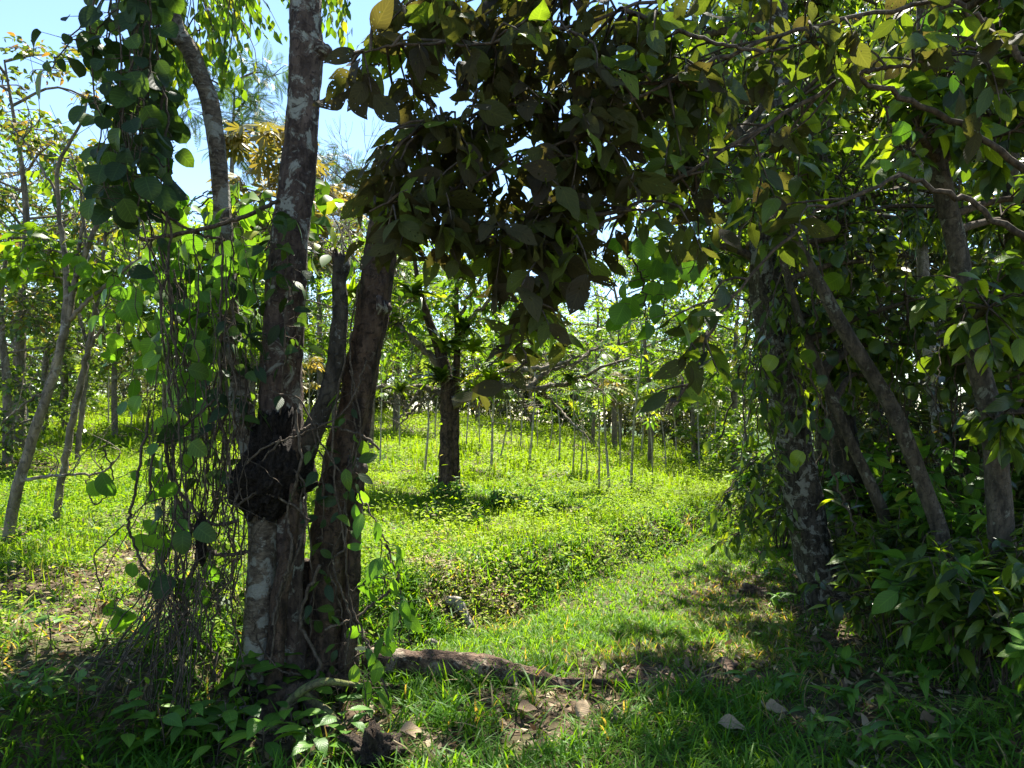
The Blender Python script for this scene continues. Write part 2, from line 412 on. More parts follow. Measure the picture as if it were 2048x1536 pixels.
# soil
m, t, out = nt('soil')
tc = t.nodes.new("ShaderNodeTexCoord")
a = tnoise(t, tc.outputs['Object'], 1.1, 5, 0.6); b = tnoise(t, tc.outputs['Object'], 14, 6, 0.7); c = tnoise(t, tc.outputs['Object'], 0.35, 3, 0.5)
col = ramp(t, b, [(.3, G(.03, .022, .014)), (.55, G(.085, .06, .038)), (.75, G(.16, .12, .08))])
grn = ramp(t, b, [(.35, G(.02, .03, .01)), (.52, G(.05, .075, .016)), (.62, G(.11, .12, .04)), (.75, G(.16, .13, .07))])
col = mixc(t, ramp(t, a, [(.46, G(0, 0, 0)), (.62, G(.8, .8, .8))]), col, grn)
ln = t.nodes.new("ShaderNodeVectorMath"); ln.operation = 'LENGTH'; t.links.new(tc.outputs['Object'], ln.inputs[0])
far = mth(t, 'MULTIPLY', mth(t, 'SUBTRACT', ln.outputs['Value'], 30.0), 0.08); fr = t.nodes.new("ShaderNodeClamp"); t.links.new(far, fr.inputs[0])
d1 = tnoise(t, tc.outputs['Object'], 0.12, 6, 0.7)
col = mixc(t, fr.outputs[0], col, ramp(t, d1, [(.35, G(.02, .04, .015)), (.6, G(.05, .085, .03))]))
bs = t.nodes.new("ShaderNodeBsdfPrincipled"); t.links.new(col, bs.inputs['Base Color']); bs.inputs['Roughness'].default_value = 0.95
bs.inputs['Specular IOR Level'].default_value = 0.15
bm = t.nodes.new("ShaderNodeBump"); bm.inputs['Strength'].default_value = 0.8; bm.inputs['Distance'].default_value = 0.03
t.links.new(b, bm.inputs['Height']); t.links.new(bm.outputs[0], bs.inputs['Normal']); t.links.new(bs.outputs[0], out.inputs[0])
M['soil'] = m
# ------------------------------------------------------------------ the ground
def spaced(lo, hi, step, far):
    mid = np.arange(lo, hi + 1e-6, step)
    g = step * 1.35 ** np.arange(1, 60); g = np.cumsum(g); g = g[g < far]
    return np.concatenate([lo - g[::-1], mid, hi + g])
xs = spaced(-16, 16, 0.16, 2500); ys = spaced(0, 34, 0.16, 2500)
X, Y = np.meshgrid(xs, ys)
Vg = np.stack([X, Y, height(X, Y)], -1).reshape(-1, 3)
nx = len(xs); i, j = np.meshgrid(np.arange(nx - 1), np.arange(len(ys) - 1)); a = (j * nx + i).ravel()
Tg = np.concatenate([np.stack([a, a + 1, a + nx + 1], -1), np.stack([a, a + nx + 1, a + nx], -1)])
props(link_mesh('ground', Vg, Tg, M['soil'], smooth=True), kind='structure', label='hillside ground rising to the left of a grassy path')

def wedge(n, y0, y1, marg=1.5):        # random points of the visible ground between two distances
    y = np.sqrt(U(y0 ** 2, y1 ** 2, n)); x = U(-1, 1, n) * (0.70 * y + marg)
    return x, y
def rdir(n, lean):
    a = U(0, 2 * np.pi, n); l = np.abs(rng.normal(0, lean, n))
    return np.stack([np.cos(a) * l, np.sin(a) * l, np.ones(n)], -1), np.stack([np.cos(a), np.sin(a), np.zeros(n)], -1)
# bare / littered patches (world circles)
bare = [(*hit(1560, 1255)[:2], .75), (*hit(1500, 1330)[:2], .5), (*hit(1330, 1340)[:2], .5), (*hit(1140, 1410)[:2], .38), (*hit(1090, 1460)[:2], .3), (*hit(1520, 1190)[:2], .7), (*hit(1600, 1290)[:2], .6), (*hit(1250, 1350)[:2], .35), (*hit(1420, 1350)[:2], .45), (*hit(1000, 1400)[:2], .25), (*hit(1650, 1450)[:2], .35), (*hit(230, 1160)[:2], .5), (*hit(420, 1130)[:2], .4), (*hit(330, 1110)[:2], .5), (*hit(110, 1330)[:2], .5), (*hit(600, 1480)[:2], .55), (*hit(850, 1500)[:2], .2), (*hit(1760, 1380)[:2], .5), (*hit(930, 1210)[:2], .4), (*hit(60, 940)[:2], .8), (*hit(150, 1250)[:2], .6), (*hit(40, 1180)[:2], .6), (*hit(430, 1200)[:2], .4), (*hit(300, 1210)[:2], .4), (*hit(1380, 1060)[:2], .2), (*hit(860, 1130)[:2], .35), (*hit(1010, 1215)[:2], .2)]
def bareness(x, y):
    b = np.zeros(len(x))
    for cx, cy, r in bare:
        d = np.hypot(x - cx, (y - cy)) / r
        b = np.maximum(b, 1 - sstep(0.45, 1.25, d + 0.6 * (noise2(x * 5, y * 5, 9) - .5)))
    return b
def scatter_grass():
    g = Leaves()
    for (n, y0, y1, tpl, s0, s1, wd) in ((110000, 2.6, 5.8, 'blade', .06, .20, .8), (150000, 5.0, 10.5, 'blade_lo', .06, .15, 1.2), (90000, 5.0, 11, 'blade_lo', .05, .12, 1.2), (60000, 10, 18, 'blade_lo', .08, .16, 1.8)):
        x, y = wedge(n, y0, y1)
        u = ucoord(x, y); f = fcoord(x, y)
        dens = 0.25 + 0.75 * sstep(0.25, 0.6, fbm(x * 1.3, y * 1.3, 21))
        dens *= 1 - 0.92 * bareness(x, y)
        path = sstep(-2.6, -2.0, u) * (1 - sstep(-.15, .1, u)) * (y > 4.6) * (f < .1)
        dens = np.maximum(dens * (1 - 0.6 * sstep(0, .8, u) * (y > 4.5)), path)
        dens *= 1 - 0.88 * sstep(-.2, 1.3, f)
        k = rng.random(n) < dens
        x = x[k]; y = y[k]; n2 = len(x)
        # blades stand in tufts
        tx = np.floor(x * 14) / 14 + hash2(np.floor(x * 14), np.floor(y * 14), 3) / 14; ty = np.floor(y * 14) / 14 + hash2(np.floor(x * 14), np.floor(y * 14), 4) / 14
        x = x * .5 + tx * .5; y = y * .5 + ty * .5
        ax, side = rdir(n2, 0.55)
        out = np.stack([x - tx, y - ty, np.zeros(n2)], -1) * 14
        ax = ax + out * 0.9
        tall = 0.6 + 0.8 * fbm(x * .9, y * .9, 33)
        path = path[k] if len(path) != n2 else path; sz = U(s0, s1, n2) * (tall * (1 - path) + path * .62)
        g.add(tpl, np.stack([x, y, height(x, y) - .005], -1), ax, np.array([0, 0, 1.0]) + side * .3, sz, U(.2, 1.1, n2), wd * U(.7, 1.5, n2), rnd=np.clip(np.minimum(rng.random(n2) * .5 + .38 * path + .3 * fbm(x * .8, y * .8, 44) * (1 - path), .86) + .6 * (rng.random(n2) < .02 + .3 * bareness(x, y)), 0, 1))  # path blades shifted to brighter lime, imitating the strip of sun there
    props(g.build('grass', M['grass']), 'short bright green grass on the path and in the shaded foreground', 'grass', kind='stuff')
def scatter_weeds():
    g = Leaves()
    for (n, y0, y1, s0, s1, h) in ((60000, 2.6, 6, .018, .05, .10), (120000, 5.5, 12, .022, .06, .16), (120000, 11, 20, .04, .09, .2), (90000, 19, 34, .07, .14, .28)):
        x, y = wedge(n, y0, y1, 2)
        u = ucoord(x, y); f = fcoord(x, y)
        cl = fbm(x * 0.8, y * 0.8, 51); c2 = fbm(x * 3.1, y * 3.1, 57)
        dens = sstep(-.3, .6, u) * (.25 + .75 * sstep(.28, .52, cl * .5 + c2 * .5)) + .04 * (f < .5) * (u < -2.4)
        dens *= 1 - 0.8 * bareness(x, y)
        dens = np.maximum(dens, .9 * sstep(-.15, .05, u) * (1 - sstep(.5, 1.0, u)) * (y > 5))
        k = rng.random(n) < dens
        x, y, c2, u = x[k], y[k], c2[k], u[k]; n2 = len(x)
        up = np.abs(rng.normal(0, h * .6, n2)) * (.3 + 2.4 * sstep(.38, .72, c2) * (.3 + fbm(x * .7, y * .7, 61))) * (1 + 1.0 * sstep(.1, .4, u) * (1 - sstep(.8, 1.6, u))) * (1 - .5 * sstep(6, 10, y))
        a = U(0, 2 * np.pi, n2)
        ax = np.stack([np.cos(a), np.sin(a), U(-.3, .9, n2)], -1)
        upv = np.stack([rng.normal(0, .35, n2), rng.normal(0, .35, n2), np.ones(n2)], -1)
        g.add('tiny' if y0 > 11 else 'ell_lo', np.stack([x, y, height(x, y) + up], -1), ax, upv, U(s0, s1, n2), U(0, .5, n2), U(.6, 1.2, n2), rnd=np.clip(np.minimum(rng.random(n2) * .45 + .6 * sstep(.3, .7, fbm(x * .55, y * .55, 91)) - .05, .88) + .6 * (rng.random(n2) < .01 + .4 * bareness(x, y)), 0, 1))
    for (n, y0, y1, s, wd) in ((60000, 4.5, 12, .16, 1.0), (60000, 12, 32, .28, 1.6)):
        x, y = wedge(n, y0, y1, 2)
        k = rng.random(n) < sstep(0, .5, ucoord(x, y)) * (1 - .7 * bareness(x, y)) * sstep(.35, .6, fbm(x * 1.6, y * 1.6, 71))
        x, y = x[k], y[k]; n2 = len(x)
        ax, side = rdir(n2, .5)
        g.add('blade_lo', np.stack([x, y, height(x, y)], -1), ax, side + np.array([0, 0, .5]), U(.3, 1, n2) * s, U(.1, .7, n2), wd, rnd=rng.random(n2) * .98)
    props(g.build('weeds', M['weed']), 'low yellow green weeds covering the sunlit slope', 'ground cover', kind='stuff')
def scatter_litter():
    g = Leaves()
    n = 110000
    x, y = wedge(n, 2.6, 12)
    f = fcoord(x, y); dens = np.maximum(.9 * bareness(x, y), .75 * sstep(-.35, .4, f)) + .05
    k = rng.random(n) < dens * np.where(y < 8, 1, .6)
    x, y = x[k], y[k]; n2 = len(x)
    a = U(0, 2 * np.pi, n2); ax = np.stack([np.cos(a), np.sin(a), rng.normal(0, .25, n2)], -1)
    upv = np.stack([rng.normal(0, .45, n2), rng.normal(0, .45, n2), np.ones(n2)], -1)
    g.add('ell_lo', np.stack([x, y, height(x, y) + U(.0, .025, n2)], -1), ax, upv, U(.02, .085, n2), rng.normal(0, .4, n2), U(.3, 1.2, n2), curl=.05, rnd=rng.random(n2) ** 1.5)
    props(g.build('leaf_litter', M['dry']), 'brown dead leaf litter between the grass', 'leaf litter', kind='stuff')
scatter_grass(); scatter_weeds(); scatter_litter()
# ------------------------------------------------------------------ foliage on branches
def in_ell(c, r, n, shell=0.6):
    d = norm(rng.normal(0, 1, (n, 3))); k = rng.random(n) ** (1 / 3.0 * (1 - shell) + 0.12)
    return np.array(c) + d * k[:, None] * np.array(r)
def leaf_spray(L, Tb, starts, ends, spec, tw_r=0.004, tw_sides=3):
    """twigs from starts to ends, leaves along their outer part"""
    N = len(ends); per = spec.get('per', 8)
    mid = (starts + ends) / 2 + rng.normal(0, .08, (N, 3)) * np.linalg.norm(ends - starts, axis=1, keepdims=True) + np.array([0, 0, .06])
    if Tb is not None:
        for k in range(N):
            Tb.tube([starts[k], mid[k], ends[k]], [tw_r * 1.6, tw_r * 1.2, tw_r * .5], tw_sides, 5, cap=False)
    t = np.tile(np.linspace(spec.get('from', .35), 1.0, per), (N, 1)) + U(-.05, .05, (N, per)); t = np.clip(t, 0, 1)[..., None]
    p = (1 - t) ** 2 * starts[:, None] + 2 * t * (1 - t) * mid[:, None] + t ** 2 * ends[:, None]
    td = norm(2 * (1 - t) * (mid - starts)[:, None] + 2 * t * (ends - mid)[:, None])
    side = norm(np.cross(td, np.broadcast_to([0, 0, 1.0], td.shape)) + rng.normal(0, .15, td.shape))
    sg = np.where(np.arange(per) % 2 == 0, 1.0, -1.0)[None, :, None]
    sp = spec.get('spread', .9)
    ax = td * spec.get('fwd', .6) + side * sg * sp + rng.normal(0, spec.get('rand', .35), td.shape) + np.array([0, 0, -spec.get('droop', .25)])
    up = np.array([0, 0, 1.0]) + rng.normal(0, spec.get('tumble', .45), td.shape)
    n = N * per
    s = spec['size'] * (1 + U(-1, 1, n) * spec.get('var', .35))
    pos = p.reshape(-1, 3) + rng.normal(0, spec.get('jit', 0.01), (n, 3))
    L.add(spec['tpl'], pos, ax.reshape(-1, 3), up.reshape(-1, 3), s, U(0, spec.get('bend', .5), n), U(.8, 1.15, n), curl=spec.get('curl', 0) * U(-1, 1, n))
def crown(L, Tb, trunk_pts, clumps, spec, limb_r=0.03, tw_r=.005, twigs=True):
    """limbs from the trunk to each clump, twigs within it"""
    tp = np.asarray(trunk_pts)
    for c in clumps:
        cen, rad, n = np.array(c[0], float), np.array(c[1], float), c[2]
        low = tp[tp[:, 2] <= max(cen[2] - .2 * rad[2], tp[:, 2].min() + .01)]
        if len(low) == 0: low = tp
        k = np.argmin(np.linalg.norm(low - cen, axis=1) + 0.0); st = low[k]
        md = st * .45 + cen * .55 + np.array([0, 0, .12]) * np.linalg.norm(cen - st) * .6 + rng.normal(0, .05, 3) * np.linalg.norm(cen - st)
        q = Tb.tube([st, md, cen], [limb_r, limb_r * .75, limb_r * .45], 6, 9, rough=.15, cap=False)
        ends = in_ell(cen, rad, n)
        # sub branches carry groups of twigs
        nb = max(2, n // 9)
        sub = in_ell(cen, rad * .62, nb, .2)
        for e in sub: Tb.tube([q[rng.integers(4, 9)], (cen + e) / 2 + rng.normal(0, .04, 3), e], [limb_r * .4, limb_r * .28, limb_r * .15], 4, 5, cap=False)
        src = np.vstack([sub, q[5:]])
        d = np.linalg.norm(ends[:, None] - src[None], axis=2); st2 = src[np.argmin(d, 1)]
        leaf_spray(L, Tb if twigs else None, st2, ends, spec, tw_r)
# ------------------------------------------------------------------ LEFT: the many stemmed tree
DT = 4.25                                    # its distance
base = hit(600, 1395)
def pw(lst, dist):                           # (px,row,width px[,dy]) list to points and radii
    P_ = []; r_ = []
    for q in lst:
        Yd = dist + (q[3] if len(q) > 3 else 0)
        P_.append(W(q[0], q[1], Yd)); r_.append(q[2] / 2 / FPX * Yd)
    return np.array(P_), np.array(r_)
lt = thing('multi_stem_tree', base, 'tall tree with several lichen spotted stems and a black nest, wrapped in vines at left', 'tree')
stems = {}
def stem(name, lst, mat, key, sides=20, n=90, rough=.16, label=None, flute=0.0, tp=None, dist=None):
    P_, r_ = pw(lst, dist or DT)
    Tb = Tubes(); q = Tb.tube(P_, r_, sides, n, rough=rough, ph=len(stems) * 2.3, flute=flute)
    o = Tb.build(name, mat, tp or lt)
    if label: o['label'] = label
    stems[key] = q; return o
stem('trunk', [(585, 1440, 110), (578, 1380, 84), (573, 1200, 72), (570, 1050, 76), (562, 900, 88), (561, 790, 84), (563, 700, 80), (568, 600, 78), (578, 480, 72), (592, 380, 66), (602, 280, 66), (608, 180, 64), (613, 100, 68), (612, 40, 62), (616, -60, 60), (630, -260, 56), (610, -560, 48), (640, -900, 38, .4), (600, -1250, 22, .8)], M['bark_main'], 'B', 26, 190, label='main stem with purple brown bark and pale lichen patches')
stem('trunk', [(500, 1440, 92, -.12), (508, 1380, 72, -.12), (518, 1250, 60, -.12), (522, 1150, 56, -.12), (524, 1060, 54, -.1), (520, 980, 52, -.1), (503, 900, 46, -.1), (485, 820, 44, -.08), (466, 720, 42, -.06), (456, 620, 42, -.05), (452, 540, 40), (446, 440, 36), (440, 350, 34), (430, 270, 34), (418, 200, 35), (400, 150, 33), (380, 100, 33), (352, 60, 36), (345, 20, 32), (342, -60, 30), (350, -300, 28), (320, -600, 22, .3), (260, -900, 14, .5)], M['bark_pale'], 'A', 20, 190, .2, 'slender pale banded stem that kinks near the top')
stem('trunk', [(672, 1450, 134, .1), (664, 1380, 102, .1), (660, 1250, 90, .1), (662, 1120, 84, .1), (674, 1000, 82, .1), (693, 900, 76, .08), (713, 800, 70, .06), (731, 700, 67, .05), (747, 600, 64, .05), (757, 520, 64, .05), (768, 440, 56, .05), (778, 380, 40, .1), (790, 330, 22, .15)], M['bark_rough'], 'C', 26, 170, .22, 'thick leaning stem with rough dark brown bark', flute=.05)
stem('broken_stem', [(590, 960, 54, -.1), (610, 890, 50, -.12), (640, 830, 42, -.12), (664, 760, 36, -.12), (676, 680, 33, -.12), (681, 610, 30, -.12), (678, 560, 30, -.12), (682, 530, 34, -.12), (680, 515, 30, -.12)], M['bark_dark'], 'D', 16, 70, .3, 'dead stem snapped off short with a ragged top')
Tb = Tubes()                                  # ragged top and knots
for k in range(14):
    p = W(680 + U(-14, 14), 520 + U(-6, 6), DT - .12 + U(-.03, .03)); Tb.tube([p, p + np.array([U(-.02, .02), U(-.02, .02), U(.03, .07)])], [.012, .003], 4, 3)
Tb.build('splintered_top', M['dead_wood'], lt)
Tb = Tubes()
for (px, py, w, dx) in ((652, 100, 26, .05), (577, 262, 18, -.03), (770, 612, 30, .04), (640, 110, 20, .03), (548, 470, 14, -.02), (720, 935, 34, .06), (392, 165, 14, -.02)):
    c = W(px, py, DT - .02); r = w / 2 / FPX * DT
    Tb = Tubes(); Tb.tube([c - np.array([dx, 0, 0]), c, c + np.array([dx * .5, -.01, .01])], [r * 1.5, r * 1.1, r * .5], 12, 12, rough=.5)
    Tb.build('knot', M['bark_main'], lt)
# roots and buttress folds at the foot
Tb = Tubes()
for k in range(11):
    a = U(0, 2 * np.pi); o_ = np.array([math.cos(a), math.sin(a), 0]); c = np.array([*(base[:2] + o_[:2] * U(.02, .16)), 0]); l = U(.3, .7)
    e = c + o_ * l; P_ = [np.array([c[0], c[1], height(c[0], c[1]) + .13]), np.array([c[0] + o_[0] * .15, c[1] + o_[1] * .15, height(c[0], c[1]) + .05]), np.array([e[0], e[1], height(e[0], e[1]) - .03])]
    Tb.tube(P_, [.05, .045, .012], 9, 16, rough=.4)
Tb.build('root', M['bark_rough'], lt)
# secondary dead stems leaning on the group
Tb = Tubes()
for lst in ([(545, 1390, 40, -.2), (560, 1200, 36, -.2), (580, 1080, 30, -.2), (588, 980, 20, -.22), (592, 860, 12, -.25)], [(602, 1400, 50), (606, 1230, 40, .1), (615, 1120, 30, .1)], [(690, 1380, 40), (705, 1200, 30), (712, 1050, 22), (722, 960, 14)]):
    P_, r_ = pw(lst, DT); Tb = Tubes(); Tb.tube(P_, r_, 12, 50, rough=.3); Tb.build('side_stem', M['bark_rough'], lt)
# the crown: above the picture, shading the foreground, with sprays hanging into view
L = Leaves(); Tb = Tubes()
trp = np.vstack([stems['B'], stems['A']])
spec = dict(tpl='ell_lo', size=.17, per=9, droop=.35, tumble=.5, jit=.02)
cl = []
for k in range(29):
    x_ = U(-4.6, 1.6); y_ = U(2.6, 9.0); z_ = U(6.6, 8.6)
    if np.hypot(x_ - z_ * .108 + 1.15, y_ - z_ * .61 - 3.5) < 1.6: continue
    cl.append(((x_, y_, z_), (.95, .9, .5), 26))
crown(L, Tb, trp, cl, spec, .045, .006)
Tb.build('branches', M['bark_main'], lt); L.build('crown', M['overhead'], lt)
# sunlit hanging sprays beside the kinked stem, top left
L = Leaves(); Tb = Tubes()
hs = []; he = []
for (px, py, ex, ey, n) in ((430, -80, 480, 60, 14), (400, -60, 450, 130, 12), (450, -60, 520, 40, 8), (370, -60, 350, 130, 10), (300, 30, 340, 200, 12), (670, -90, 660, 50, 10), (470, 0, 480, 180, 5), (560, -60, 560, 20, 5), (380, 60, 330, 190, 10)):
    for q in range(n):
        Yd = DT + U(.2, 1.0)
        hs.append(W(px + U(-25, 25), py + U(-25, 25), Yd)); he.append(W(ex + U(-45, 45), ey + U(-45, 45), Yd + U(-.1, .1)))
leaf_spray(L, Tb, np.array(hs), np.array(he), dict(tpl='ell_lo', size=.085, per=11, droop=.9, spread=.5, tumble=.6), .003)
o = Tb.build('hanging_twigs', M['twig'], lt); L.build('hanging_leaves', M['light'], lt)
# termite nest
def blob(rad, c, name, mat, parent=None, seed=0, amp=.3, sub=5, shape=None):
    import bmesh
    bm = bmesh.new(); bmesh.ops.create_icosphere(bm, subdivisions=sub, radius=1.0)
    V = np.array([v.co[:] for v in bm.verts]); T = np.array([[v.index for v in f.verts] for f in bm.faces]); bm.free()
    e = (noise2(V[:, 0] * 2 + seed, V[:, 2] * 2 + V[:, 1], seed) - .5) * 1.2 + (noise2(V[:, 0] * 6 + V[:, 1] * 3, V[:, 2] * 6 + seed, seed + 1) - .5) * .5 + (noise2(V[:, 0] * 17 + V[:, 1] * 9, V[:, 2] * 17 - V[:, 1] * 11, seed + 2) - .5) * .35
    V = V * (1 + amp * e)[:, None] * np.array(rad)
    if shape is not None: V = shape(V)
    return link_mesh(name, V + np.array(c), T, mat, parent, np.zeros((len(V), 3)), False)
def nshape(V):
    z = V[:, 2] / .34; V = V.copy()
    w = np.interp(z, [-1, -.6, -.1, .4, 1], [.5, .95, 1.12, .8, .7]); V[:, 0] = V[:, 0] * w - .0 + np.interp(z, [-1, -.3, .3, 1], [-.06, -.035, -.0, .04]); return V
ns = W(541, 945, DT - .13)
o = blob((.20, .19, .33), ns, 'termite_nest', M['nest'], None, 3, .5, 6, nshape)
props(o, 'big black lumpy insect nest wrapped round the stems of the vine covered tree', 'insect nest')
nest2 = blob((.028, .03, .11), W(403, 1078, 3.9), 'hanging_dead_clump', M['nest'], None, 8, .9, 4)
props(nest2, 'small black withered clump hanging among the vine stems left of the nest', 'dead clump')
# ------------------------------------------------------------------ vines
VG = 'woody vines hanging beside the many stemmed tree'
def vine(pts, r, leaves, label, name='hanging_vine', leafsize=.13, tpl='round', lm='vleaf', span=(0, 1), wig=.012, petiole=.07, group=VG, hang=.6):
    pts = np.array(pts); t_ = thing(name, pts[-1] if pts[-1][2] < pts[0][2] else pts[0], label, 'vine', group)
    Tb = Tubes(); n = max(14, len(pts) * 8)
    q = Tb.tube(pts, [r] * len(pts), 5, n, wig=wig, cap=False)
    L = Leaves()
    if leaves:
        idx = (np.linspace(span[0], span[1], leaves) * (n - 1)).astype(int); p = q[idx] + rng.normal(0, .01, (leaves, 3))
        a = U(0, 2 * np.pi, leaves); d = np.stack([np.cos(a), np.sin(a) * .8, U(-.5, .5, leaves)], -1); pe = p + d * petiole
        for k in range(leaves): Tb.tube([p[k], pe[k]], [.0022, .0015], 3, 2, cap=False)
        ax = d * .5 + np.array([0, 0, -hang]) + rng.normal(0, .25, (leaves, 3))
        up = np.stack([rng.normal(0, .5, leaves), -np.abs(rng.normal(.7, .5, leaves)), U(.2, 1, leaves)], -1)
        L.add(tpl, pe, ax, up, leafsize * U(.6, 1.2, leaves), U(.1, .8, leaves), U(.85, 1.1, leaves))
    Tb.build('stem', M['vine'], t_)
    if leaves: L.build('leaves', M[lm], t_)
    return t_
ordw = ['first', 'second', 'third', 'fourth', 'fifth', 'sixth', 'seventh', 'eighth', 'ninth', 'tenth', 'eleventh', 'twelfth', 'thirteenth', 'fourteenth', 'fifteenth', 'sixteenth', 'seventeenth', 'eighteenth', 'nineteenth', 'twentieth'] + ['twenty-' + w for w in ['first', 'second', 'third', 'fourth', 'fifth', 'sixth', 'seventh', 'eighth', 'ninth']] + ['thirtieth'] + ['thirty-' + w for w in ['first', 'second', 'third', 'fourth', 'fifth', 'sixth', 'seventh', 'eighth', 'ninth']] + ['fortieth'] + ['forty-' + w for w in ['first', 'second', 'third', 'fourth', 'fifth', 'sixth', 'seventh', 'eighth', 'ninth']]
ordw += ['fiftieth'] + ['fifty-' + w for w in ordw[:9]] + ['sixtieth'] + ['sixty-' + w for w in ordw[:9]]
# long curtain, top near (200..470) down to the ground left of the tree
nV = 24
tops = np.sort(np.concatenate([U(225, 340, 8), U(330, 475, nV - 8)]))
for k in range(nV):
    tx = tops[k]; late = tx > 325; Yd = U(4.3, 4.6) if late and k % 3 else U(3.8, 4.15)
    bend = U(-20, 35)
    if k % 4 == 3 or tx > 400: ex, ey = tx + U(-30, 60), U(1290, 1420)
    else: ex, ey = U(130, 330), U(1400, 1540)
    mx = 375 + (tx - 330) * .6
    pts = [W(tx, U(-40, 150), Yd), W(tx + bend, 320, Yd), W((tx + mx) / 2 + U(-25, 25), 560, Yd), W(mx + U(-35, 45), 820, Yd), W(mx + U(-30, 45), 1080, Yd - .03), W((mx * .7 + ex * .3) + U(-20, 20), 1240, Yd - .05)]
    e = W(ex, ey, Yd - .1); e[2] = height(e[0], e[1]) - .02; pts.append(e)
    if late: pts = pts[2:]; pts[0] = W(tx, U(420, 560), Yd)
    vine(pts, U(.002, .007), int(U(4, 12)) if k % 3 else 0, 'long brown hanging vine stem, %s from the left in the curtain beside the tree' % ordw[k], span=(.0, .75), leafsize=.12)
# thin tangled rootlets nobody could count
Tb = Tubes()
for k in range(72):
    tx = U(320, 500); Yd = U(3.8, 4.5); y0 = U(480, 1150)
    ln = U(180, 520); y1 = min(y0 + ln, 1440); fan = (y1 - 1050) * .5 if y1 > 1050 else 0
    ex = tx + U(-40, 30) - max(fan, 0) * U(.2, 1.0)
    p0 = W(tx, y0, Yd); p2 = W(ex, y1, Yd); p1 = W((tx + ex) / 2 + U(-30, 45), (y0 + y1) / 2 + U(-30, 60), Yd + U(-.06, .06))
    Tb.tube([p0, p1, p2], [U(.0015, .0035)] * 3, 3, 14, wig=.006, cap=False)
for k in range(90):
    p0 = W(U(300, 470), U(850, 1200), U(3.8, 4.2)); a = U(0, 6.28); d = np.array([math.cos(a), U(-.2, .2), math.sin(a)]) * U(.15, .4)
    Tb.tube([p0, p0 + d * .5 + np.array([0, 0, U(-.12, .05)]), p0 + d], [.003, .0025, .002], 3, 9, wig=.005, cap=False)
for k in range(44):
    x0 = U(300, 420); e = hit(U(120, 420), U(1380, 1530)); Yd = U(3.6, 4.1)
    p0 = W(x0, U(1080, 1200), Yd); Tb.tube([p0, (p0 + e) / 2 + np.array([U(-.05, .1), 0, U(-.02, .1)]), e], [U(.002, .004)] * 3, 3, 12, wig=.007, cap=False)
props(Tb.build('vine_tangle', M['vine']), 'tangle of thin dry rootlets and vine ends hanging to the ground', 'vine tangle', kind='stuff')
# big leaved climber at the top left
def leafmass(name, label, cat, strands, mat, size, tpl, per, r=.006, petiole=.08, up_front=.9, group=None, hang=.7, var=.4, stemmat='vine', bend=.7):
    t_ = thing(name, strands[0][0][0], label, cat, group); L = Leaves()
    for pts, n in strands:
        Tb = Tubes()
        pts = np.array(pts); m_ = max(10, len(pts) * 6); q = Tb.tube(pts, np.linspace(r, r * .5, len(pts)), 4, m_, wig=.008, cap=False)
        p = q[rng.integers(1, m_, n)]; a = U(0, 2 * np.pi, n); d = np.stack([np.cos(a), np.sin(a), U(-.5, .3, n)], -1); pe = p + d * (petiole * U(.4, 1.6, n))[:, None]
        for k in range(n): Tb.tube([p[k], pe[k]], [.0025, .0015], 3, 2, cap=False)
        ax = d * .5 + np.array([0, 0, -hang]) + rng.normal(0, .3, (n, 3)); up = np.stack([rng.normal(0, .5, n), -np.abs(rng.normal(up_front, .5, n)), U(.1, 1, n)], -1)
        L.add(tpl, pe, ax, up, size * (1 + var * U(-1, 1, n)), U(0, bend, n), U(.85, 1.1, n)); Tb.build('stem', M[stemmat], t_)
    L.build('leaves', M[mat], t_); return t_
st = []
for k in range(15):
    x0 = U(190, 340); Yd = U(3.6, 4.2); e = 255 + (x0 - 255) * .6 + U(-20, 20); ey = U(250, 460)
    st.append(([W(x0, -120, Yd), W((x0 + e) / 2 + U(-20, 20), 130, Yd), W(e, ey, Yd)], 15))
st.append(([W(300, -60, 3.8), W(170, 40, 3.8), W(110, 120, 3.75), W(95, 150, 3.75)], 12)); st.append(([W(240, 10, 3.8), W(180, 70, 3.8), W(120, 90, 3.8)], 8))
st.append(([W(250, 200, 3.9), W(230, 300, 3.9), W(225, 420, 3.9)], 10)); st.append(([W(280, 300, 3.9), W(330, 330, 3.85), W(345, 350, 3.8)], 2))
leafmass('leafy_climber', 'dense climber with big round dark leaves hanging from the top left corner', 'climbing plant', st, 'vleaf', .108, 'round', 1, var=.45, bend=.6)
st = []
for k in range(24):
    x0 = U(230, 480); y0 = U(360, 620); Yd = U(4.0, 4.9); st.append(([W(x0, y0, Yd), W(x0 + U(-15, 15), y0 + 80, Yd), W(x0 + U(-30, 30), y0 + U(120, 300), Yd)], 9))
for k in range(12):
    x0 = U(300, 420); y0 = U(760, 1100); Yd = U(3.8, 4.4); st.append(([W(x0, y0, Yd), W(x0 - 20, y0 + 60, Yd), W(x0 + U(-60, 30), y0 + U(90, 200), Yd)], 3))
leafmass('curtain_climber', 'green drooping leaved climber mixed into the curtain of hanging stems', 'climbing plant', st, 'herb', .11, 'heart', 1, r=.003, up_front=.5, petiole=.06, hang=1.0)
st = []
for k in range(26):
    x0 = U(330, 640); y0 = U(360, 520); Yd = U(4.5, 5.2); st.append(([W(x0 - 60, y0 + 40, Yd), W(x0, y0, Yd), W(x0 + U(20, 90), y0 + U(-10, 60), Yd)], 9))
leafmass('scrambling_climber', 'sunlit scrambling climber bridging the kinked stem and the tallest stem', 'climbing plant', st, 'light', .14, 'ell', 1, r=.006, up_front=.2, petiole=.05, hang=.3)
